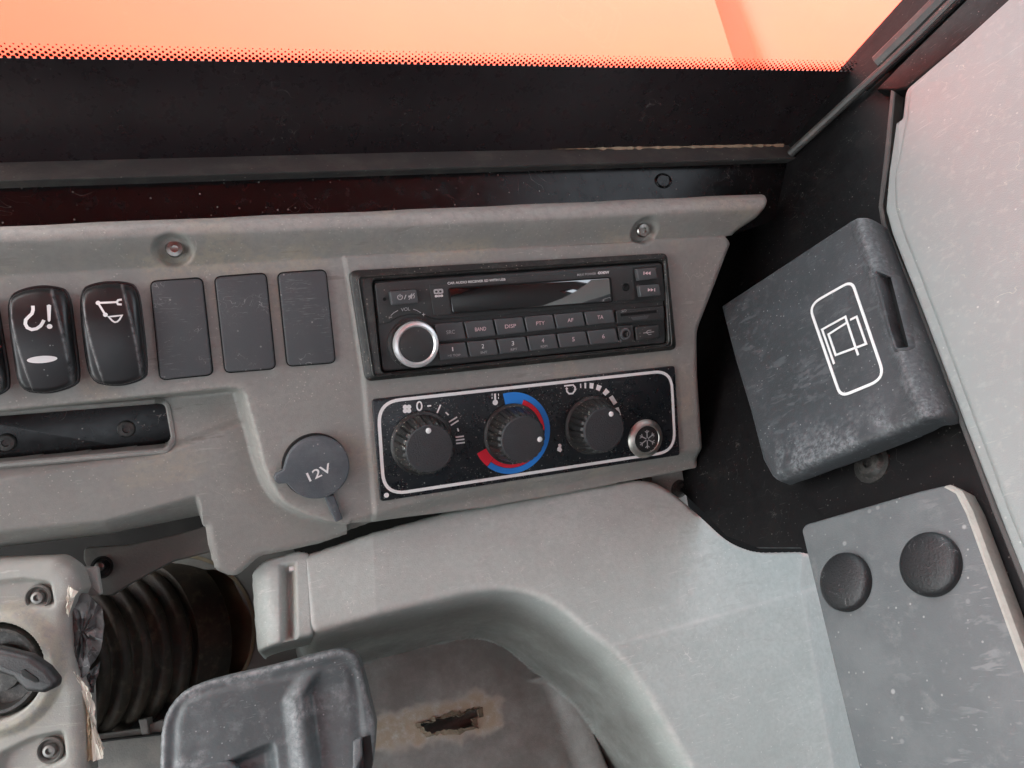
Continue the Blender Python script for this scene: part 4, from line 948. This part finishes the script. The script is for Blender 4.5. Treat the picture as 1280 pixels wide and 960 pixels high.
rout = [p - (sum(rin, Vector((0, 0))) / len(rin) - p).normalized() * -.0 + (p - sum(rin, Vector((0, 0))) / len(rin)).normalized() * (.0024 + rnd.uniform(0, .0016)) for p in rin]
bm = bmesh.new(); rings(bm, [[(p.x, p.y, HFL - .003) for p in rout], [(p.x, p.y, HFL + .0008) for p in rout], [(p.x, p.y, HFL + .0022 + rnd.uniform(-.0004, .0006)) for p in rin], [(p.x, p.y, HFL - .004) for p in rin]], False, False)
obj('torn_edge', bm, card2_m, con, smooth=20)
# pipe seen through the torn hole
hh_ = TL.hit(565, 903, HFL - .012)
obj('inner_duct', tube([(hh_.x - .04, hh_.y - .01, hh_.z - .008), (hh_.x + .045, hh_.y + .008, hh_.z - .008)], .008, 16), under_m, con)

# grey block with a slot left of the console
GF = T.at(350, 750, -.004)
gb = thing('hinge_block', GF, 'grey moulded block with a vertical slot at the left end of the console', 'block')
gp = GF.h2([(312, 712), (330, 700), (372, 688), (388, 690), (392, 792), (388, 795), (316, 812)])
slot = GF.h2([(350, 706), (369, 704), (371, 800), (352, 803)])
cyl_u0, cyl_u1 = GF.hit(312, 760).x, GF.hit(350, 760).x
gpf = fillet(gp, .004)
def gfn(X, Y):
    d = sdf([tuple(p) for p in gpf], X, Y); ds = sdf([tuple(p) for p in slot], X, Y)
    t = np.clip((X - cyl_u1) / (cyl_u0 - cyl_u1), 0, 1); H = -.022 * (1 - np.sqrt(np.clip(1 - t * t, 0, 1)))
    H = H - .009 * sstep(.001, -.004, ds)
    r = .002; e = np.clip((d + r) / r, 0, 1); H = H - r * (1 - np.sqrt(np.clip(1 - e * e, 0, 1)))
    return H, d < 9, {'wear_highlight': np.clip(np.exp(-((ds) / .001) ** 2) * .6, 0, 1), 'stain': np.exp(-((ds + .001) / .0015) ** 2) * .5 * (X > slot[0].x + .004), 'grime_shade': 0 * X}, (d, .035)
relief('block_shell', ext_of(gpf, .006), .0008, gfn, cons_m, gb)
q = GF.h2([(361, 706), (370, 705), (370.5, 713), (361.5, 714)], -.004); obj('clip', prism(q, -.009, -.003, .0005), white_m, gb)

# ------------------------------------------------------------------ under-dash things at lower left
BF = Frame((.1, .2, .97), ray(190, 715) * .43, Vector((1, .12, 0)))
br = thing('mounting_bracket', BF, 'grey curved bracket with a screw hole under the dashboard edge', 'bracket')
bpt = BF.h2([(104, 684), (160, 681), (220, 668), (275, 652), (285, 684), (215, 702), (165, 728), (140, 744), (126, 744), (117, 728), (104, 700)])
obj('bracket_plate', prism(fillet(bpt, .003), -.004, 0, .001), under_m, br)
c = BF.hit(128, 709); obj('hole', lathe([(.0058, 0), (.0062, .0008), (.0048, .001), (.0044, .0002)], 20, c=(c.x, c.y, 0)), gap_m, br)
c = BF.hit(126, 708); obj('screw', lathe([(.0026, 0), (.0026, .0022), (.0015, .0028)], 14, c=(c.x, c.y, 0)), steel_m, br)

BW = Frame((.12, .25, .96), ray(260, 800) * .505, Vector((1, .1, 0)))
bw = thing('boot_panel', BW, 'grey panel around the rubber boot under the dashboard', 'panel')
hole_c = BW.hit(214, 797)
outer = fillet(BW.h2([(150, 700), (345, 640), (400, 760), (420, 870), (215, 985), (110, 915), (100, 770)]), .01, 8); n = len(outer)
hr = .052
inn = []
for p in outer:
    v = p - hole_c.xy; inn.append(hole_c.xy + v.normalized() * hr)
bm = bmesh.new(); rings(bm, [[(p.x, p.y, -.003) for p in inn], [(p.x, p.y, 0) for p in inn], [(p.x, p.y, 0) for p in outer], [(p.x, p.y, -.003) for p in outer]], False, False)
obj('panel_sheet', bm, under_m, bw)
obj('hole_collar', lathe([(hr + .001, -.012), (hr + .0015, .001), (hr - .0005, .0016), (hr - .003, -.012)], 48, c=(hole_c.x, hole_c.y, 0)), tan_m, bw)
# ribbed boot
ax = Vector((-.56, .02, .82)).normalized()
pc = ray(214, 797) * .515
AX = Frame(ax, pc, Vector((.8, 0, .5)))
bt = thing('rubber_boot', AX, 'dark ribbed rubber boot running out of the panel beside the ignition lock', 'boot')
prf = [(.049, -.012), (.0505, .004), (.050, .012)]
z = .012; r = .0495
for k in range(7):
    prf += [(r - .0038, z + .001), (r - .0042, z + .0024), (r - .001, z + .0042), (r, z + .006), (r, z + .0092), (r - .001, z + .0106)]; z += .0116; r -= .0016
prf += [(r - .008, z + .003), (r - .009, z + .03), (.02, z + .034)]
obj('bellows', lathe(prf, 56), boot_m, bt, smooth=50)

LF = Frame((.1, .3, .95), ray(170, 930) * .45, Vector((1, .12, 0)))
lt = thing('lower_trim', LF, 'dark grey trim panel below the rubber boot', 'trim panel')
obj('trim_sheet', prism(fillet(LF.h2([(90, 922), (175, 910), (200, 900), (290, 890), (290, 1000), (90, 1000)]), .002), -.004, 0, .001), under_m, lt)
obj('trim_rib', prism(LF.h2([(175, 899), (186, 897), (188, 918), (180, 920)]), -.006, .003, .0006), under_m, lt)
obj('trim_ledge', prism(LF.h2([(92, 928), (230, 912), (290, 905), (290, 908), (230, 915), (92, 931)]), 0, .004, .0005), dark_m, lt)
obj('upper_sheet', prism(LF.h2([(100, 880), (290, 870), (290, 912), (100, 925)], -.02), -.024, -.02), dark_m, lt)

# ------------------------------------------------------------------ steering column cover with ignition
CF = Cc.at(50, 830)
cc = thing('column_cover', CF, 'grey steering column cover with ignition lock at lower left', 'column cover')
co_ = fillet(CF.h2([(-120, 702), (0, 699), (68, 697), (90, 712), (98, 738), (85, 768), (86, 800), (91, 838), (103, 862), (105, 930), (107, 1010), (-120, 1010)]), [0, 0, .008, .01, .004, .003, .01, .006, .004, 0, 0, 0])
ign = CF.hit(-4, 838)
scr = [(50, 746), (65, 936)]
recs = [fillet(CF.h2([(-30, 727), (30, 722), (64, 727), (70, 761), (30, 760), (-30, 764)]), .003), fillet(CF.h2([(0, 940), (40, 921), (80, 912), (84, 950), (60, 962), (10, 990), (-10, 990)]), .003)]
def ccf(X, Y):
    d = sdf([tuple(p) for p in co_], X, Y)
    r = .007; e = np.clip((d + r) / r, 0, 1); H = -r * .8 * (1 - np.sqrt(np.clip(1 - e * e, 0, 1)))
    q = np.sqrt((X - ign.x) ** 2 + (Y - ign.y) ** 2)
    H = H + .0035 * sstep(.032, .0265, q) - .012 * sstep(.0235, .021, q)
    for rc in recs:
        dr = sdf([tuple(p) for p in rc], X, Y); H = H - .0045 * sstep(.0005, -.003, dr) * sstep(-.035, .0, X + .004)
    dust = np.clip(np.exp(-((q - .028) / .004) ** 2) + .4 * fbm(X, Y, 50, 3), 0, 1)
    return H, d < 9, {'dust': dust}, (d, .009)
relief('cover_shell', ext_of(co_, .006), .0008, ccf, colc_m, cc)
for px, py in scr:
    c = CF.hit(px, py, -.0045)
    s = obj('screw', lathe([(.0062, -.0055), (.0062, -.0022), (.0054, -.0014), (.0047, -.0026), (.0046, -.0040), (.0032, -.0038), (.0028, -.0016), (.0014, -.0014), (.0011, -.003)], 28, c=(c.x, c.y, 0)), dsteel_m if 0 else under_m, cc)
    obj('screw_head', lathe([(.0030, -.0036), (.0028, -.0012), (.0016, -.0010), (.0012, -.0024), (.0004, -.0024)], 16, c=(c.x, c.y, 0)), steel_m, s)
ig = obj('ignition_lock', lathe([(.0215, -.012), (.0213, -.001), (.0200, .0015), (.0185, .0015), (.0175, -.002), (.0172, -.006), (.011, -.0065), (.0105, -.002), (.006, -.0015)], 48, c=(ign.x, ign.y, 0)), dsteel_m, cc)
kf = Frame((.05, .12, .99), ray(30, 835) * .350, Vector((1, -.35, 0)))
ky = thing('ignition_key', kf, 'black plastic ignition key with slotted head in the lock', 'key')
ko = fillet(kf.h2([(-60, 800), (-20, 804), (12, 811), (40, 818), (62, 833), (74, 848), (73, 858), (58, 865), (36, 863), (20, 846), (-4, 838), (-60, 840)]), .003)
hc = [kf.hit(*p) for p in ((31, 836), (36, 834), (52, 845), (55, 850), (49, 851), (34, 843))]
obj('key_head', prism(ko, -.0025, .0032, .0026, 5), key_m, ky)
obj('key_slot', prism(fillet([h.xy for h in hc], .0005), .0028, .0036, .0003), gap_m, ky)
kc = kf.hit(-6, 838)
obj('key_blade', prism([Vector((kc.x - .004, kc.y - .001)), Vector((kc.x + .004, kc.y - .001)), Vector((kc.x + .004, kc.y + .001)), Vector((kc.x - .004, kc.y + .001))], -.026, -.002), steel_m, ky)

# torn tape and paper hanging off the cover
def crumple(fr, pts, h, amp, seed, m, name, parent, nsub=5):
    """thin crumpled sheet: subdivided polygon with uneven height"""
    rnd = random.Random(seed); p = ccw(fr.h2(pts, h)); q = []
    for a, b_ in zip(p, p[1:] + p[:1]):
        for k in range(nsub): q.append(a.lerp(b_, k / nsub) + Vector((rnd.uniform(-1, 1), rnd.uniform(-1, 1))) * .0004)
    c = sum(q, Vector((0, 0))) / len(q); L = []
    for f in (1, .66, .33, .05): L.append([((c + (v - c) * f).x, (c + (v - c) * f).y, h + rnd.uniform(-amp, amp) + (1 - f) * amp) for v in q])
    bm = bmesh.new(); rings(bm, [[(x, y, zz - .0004) for x, y, zz in L[0]]] + L, True, True)
    return obj(name, bm, m, parent, smooth=20)
tp_f = Cc.at(105, 800, -.006)
tp_t = thing('torn_foil', tp_f, 'crumpled dark foil tape hanging off the column cover edge', 'foil tape')
crumple(tp_f, [(88, 741), (112, 742), (129, 764), (129, 808), (105, 848), (90, 840), (84, 772)], 0, .002, 1, foil_m, 'foil_sheet', tp_t)
crumple(tp_f, [(104, 849), (126, 826), (116, 866), (108, 862)], -.003, .001, 2, foil_m, 'foil_fold', tp_t)
pp_f = Cc.at(110, 910, -.004)
pt_ = thing('torn_paper', pp_f, 'torn white and brown paper strip hanging beside the column cover', 'paper strip')
crumple(pp_f, [(106, 862), (115, 872), (118, 905), (121, 930), (118, 950), (106, 951)], 0, .0008, 3, card_m, 'card_strip', pt_)
crumple(pp_f, [(92, 838), (99, 846), (112, 864), (118, 880), (121, 915), (130, 936), (128, 949), (117, 951), (116, 905), (112, 872), (103, 856)], .001, .0007, 4, paper_m, 'paper_edge', pt_)
pc_f = Cc.at(88, 748, 0)
ps = thing('torn_paper', pc_f, 'small white paper scrap at top of the torn foil by the column cover', 'paper scrap')
crumple(pc_f, [(85, 732), (97, 739), (84, 771), (82, 760)], .0012, .0006, 5, paper_m, 'paper_sheet', ps)
sb_f = Cc.at(108, 725, -.018)
sb = thing('support_tab', sb_f, 'small grey plastic tab between column cover and bracket', 'tab')
obj('tab_body', prism(fillet(sb_f.h2([(86, 709), (121, 709), (126, 744), (96, 746)]), .001), -.003, 0, .001), colc_m, sb)

# ================================================================== BLACK LEVER HOUSING
LB = B.at(335, 890)
lv_ = thing('lever_housing', LB, 'scuffed dark plastic lever housing with rounded corners at bottom centre left', 'housing')
lo = fillet(LB.h2([(196, 1010), (199, 915), (206, 888), (228, 862), (262, 849), (330, 834), (404, 814), (425, 810), (446, 818), (453, 842), (470, 912), (468, 944), (458, 1010)]), [0, .05, .05, .05, .05, .05, .05, .05, .05, .03, .01, .004, 0])
st1 = LB.h2([(388, 838), (372, 872), (376, 900), (388, 1000)])
lat = fillet(LB.h2([(438, 928), (452, 922), (459, 925), (462, 1000), (430, 1000), (441, 958)]), .002)
inr = fillet(LB.h2([(214, 1010), (216, 905), (226, 876), (262, 860), (340, 846), (440, 824), (458, 1010)]), .008)
def lvf(X, Y):
    d = sdf([tuple(p) for p in lo], X, Y); di = sdf([tuple(p) for p in inr], X, Y)
    r = .0035; e = np.clip((d + r) / r, 0, 1); H = -r * (1 - np.sqrt(np.clip(1 - e * e, 0, 1)))
    sx = np.interp(Y, [p.y for p in st1[::-1]], [p.x for p in st1[::-1]]); k = X - sx; fade = sstep(st1[0].y + .004, st1[0].y - .014, Y)
    H = H + (.0032 * sstep(-.009, .0, k) - .0075 * sstep(.0015, .0075, k)) * fade - .0012 * np.exp(-(di / .0025) ** 2)
    H = H + .0045 * sstep(LB.hit(300, 930).y, LB.hit(300, 905).y, Y) * sstep(.008, -.03, k) * 0
    y2 = LB.hit(300, 945).y + (X - LB.hit(300, 945).x) * .18
    H = H - .007 * sstep(.0008, -.004, Y - y2) * sstep(-.012, -.02, k)
    nz = fbm(X, Y, 60, 17)
    wear_highlight = np.clip(.8 * np.exp(-((d + .0015) / .0015) ** 2) + .6 * np.exp(-((k + .003) / .0035) ** 2) * fade + 1.1 * sstep(.52, .7, nz) * np.exp(-((Y - y2 - .004) / .008) ** 2) + .6 * sstep(.6, .72, fbm(X, Y, 45, 31)), 0, 1)
    return H, d < 9, {'wear_highlight': wear_highlight}, (d, .035)
relief('housing_shell', ext_of(lo, .006), .0007, lvf, lever_m, lv_)
obj('latch', prism(fillet(LB.h2([(441, 927), (452, 922), (453, 945), (447, 962), (440, 1005), (430, 1005), (441, 958)], .001), .001), -.012, .0005, .001), plate_m, lv_)
obj('latch_gap', prism(LB.h2([(453, 923), (463, 920), (466, 950), (460, 1000), (449, 1000), (455, 950)], .0), -.016, -.0025), gap_m, lv_)
obj('button', prism(fillet(LB.h2([(230, 966), (262, 952), (285, 950), (297, 960), (299, 1005), (230, 1005)], .001), .004), -.012, .001, .0025), lever_m, lv_)
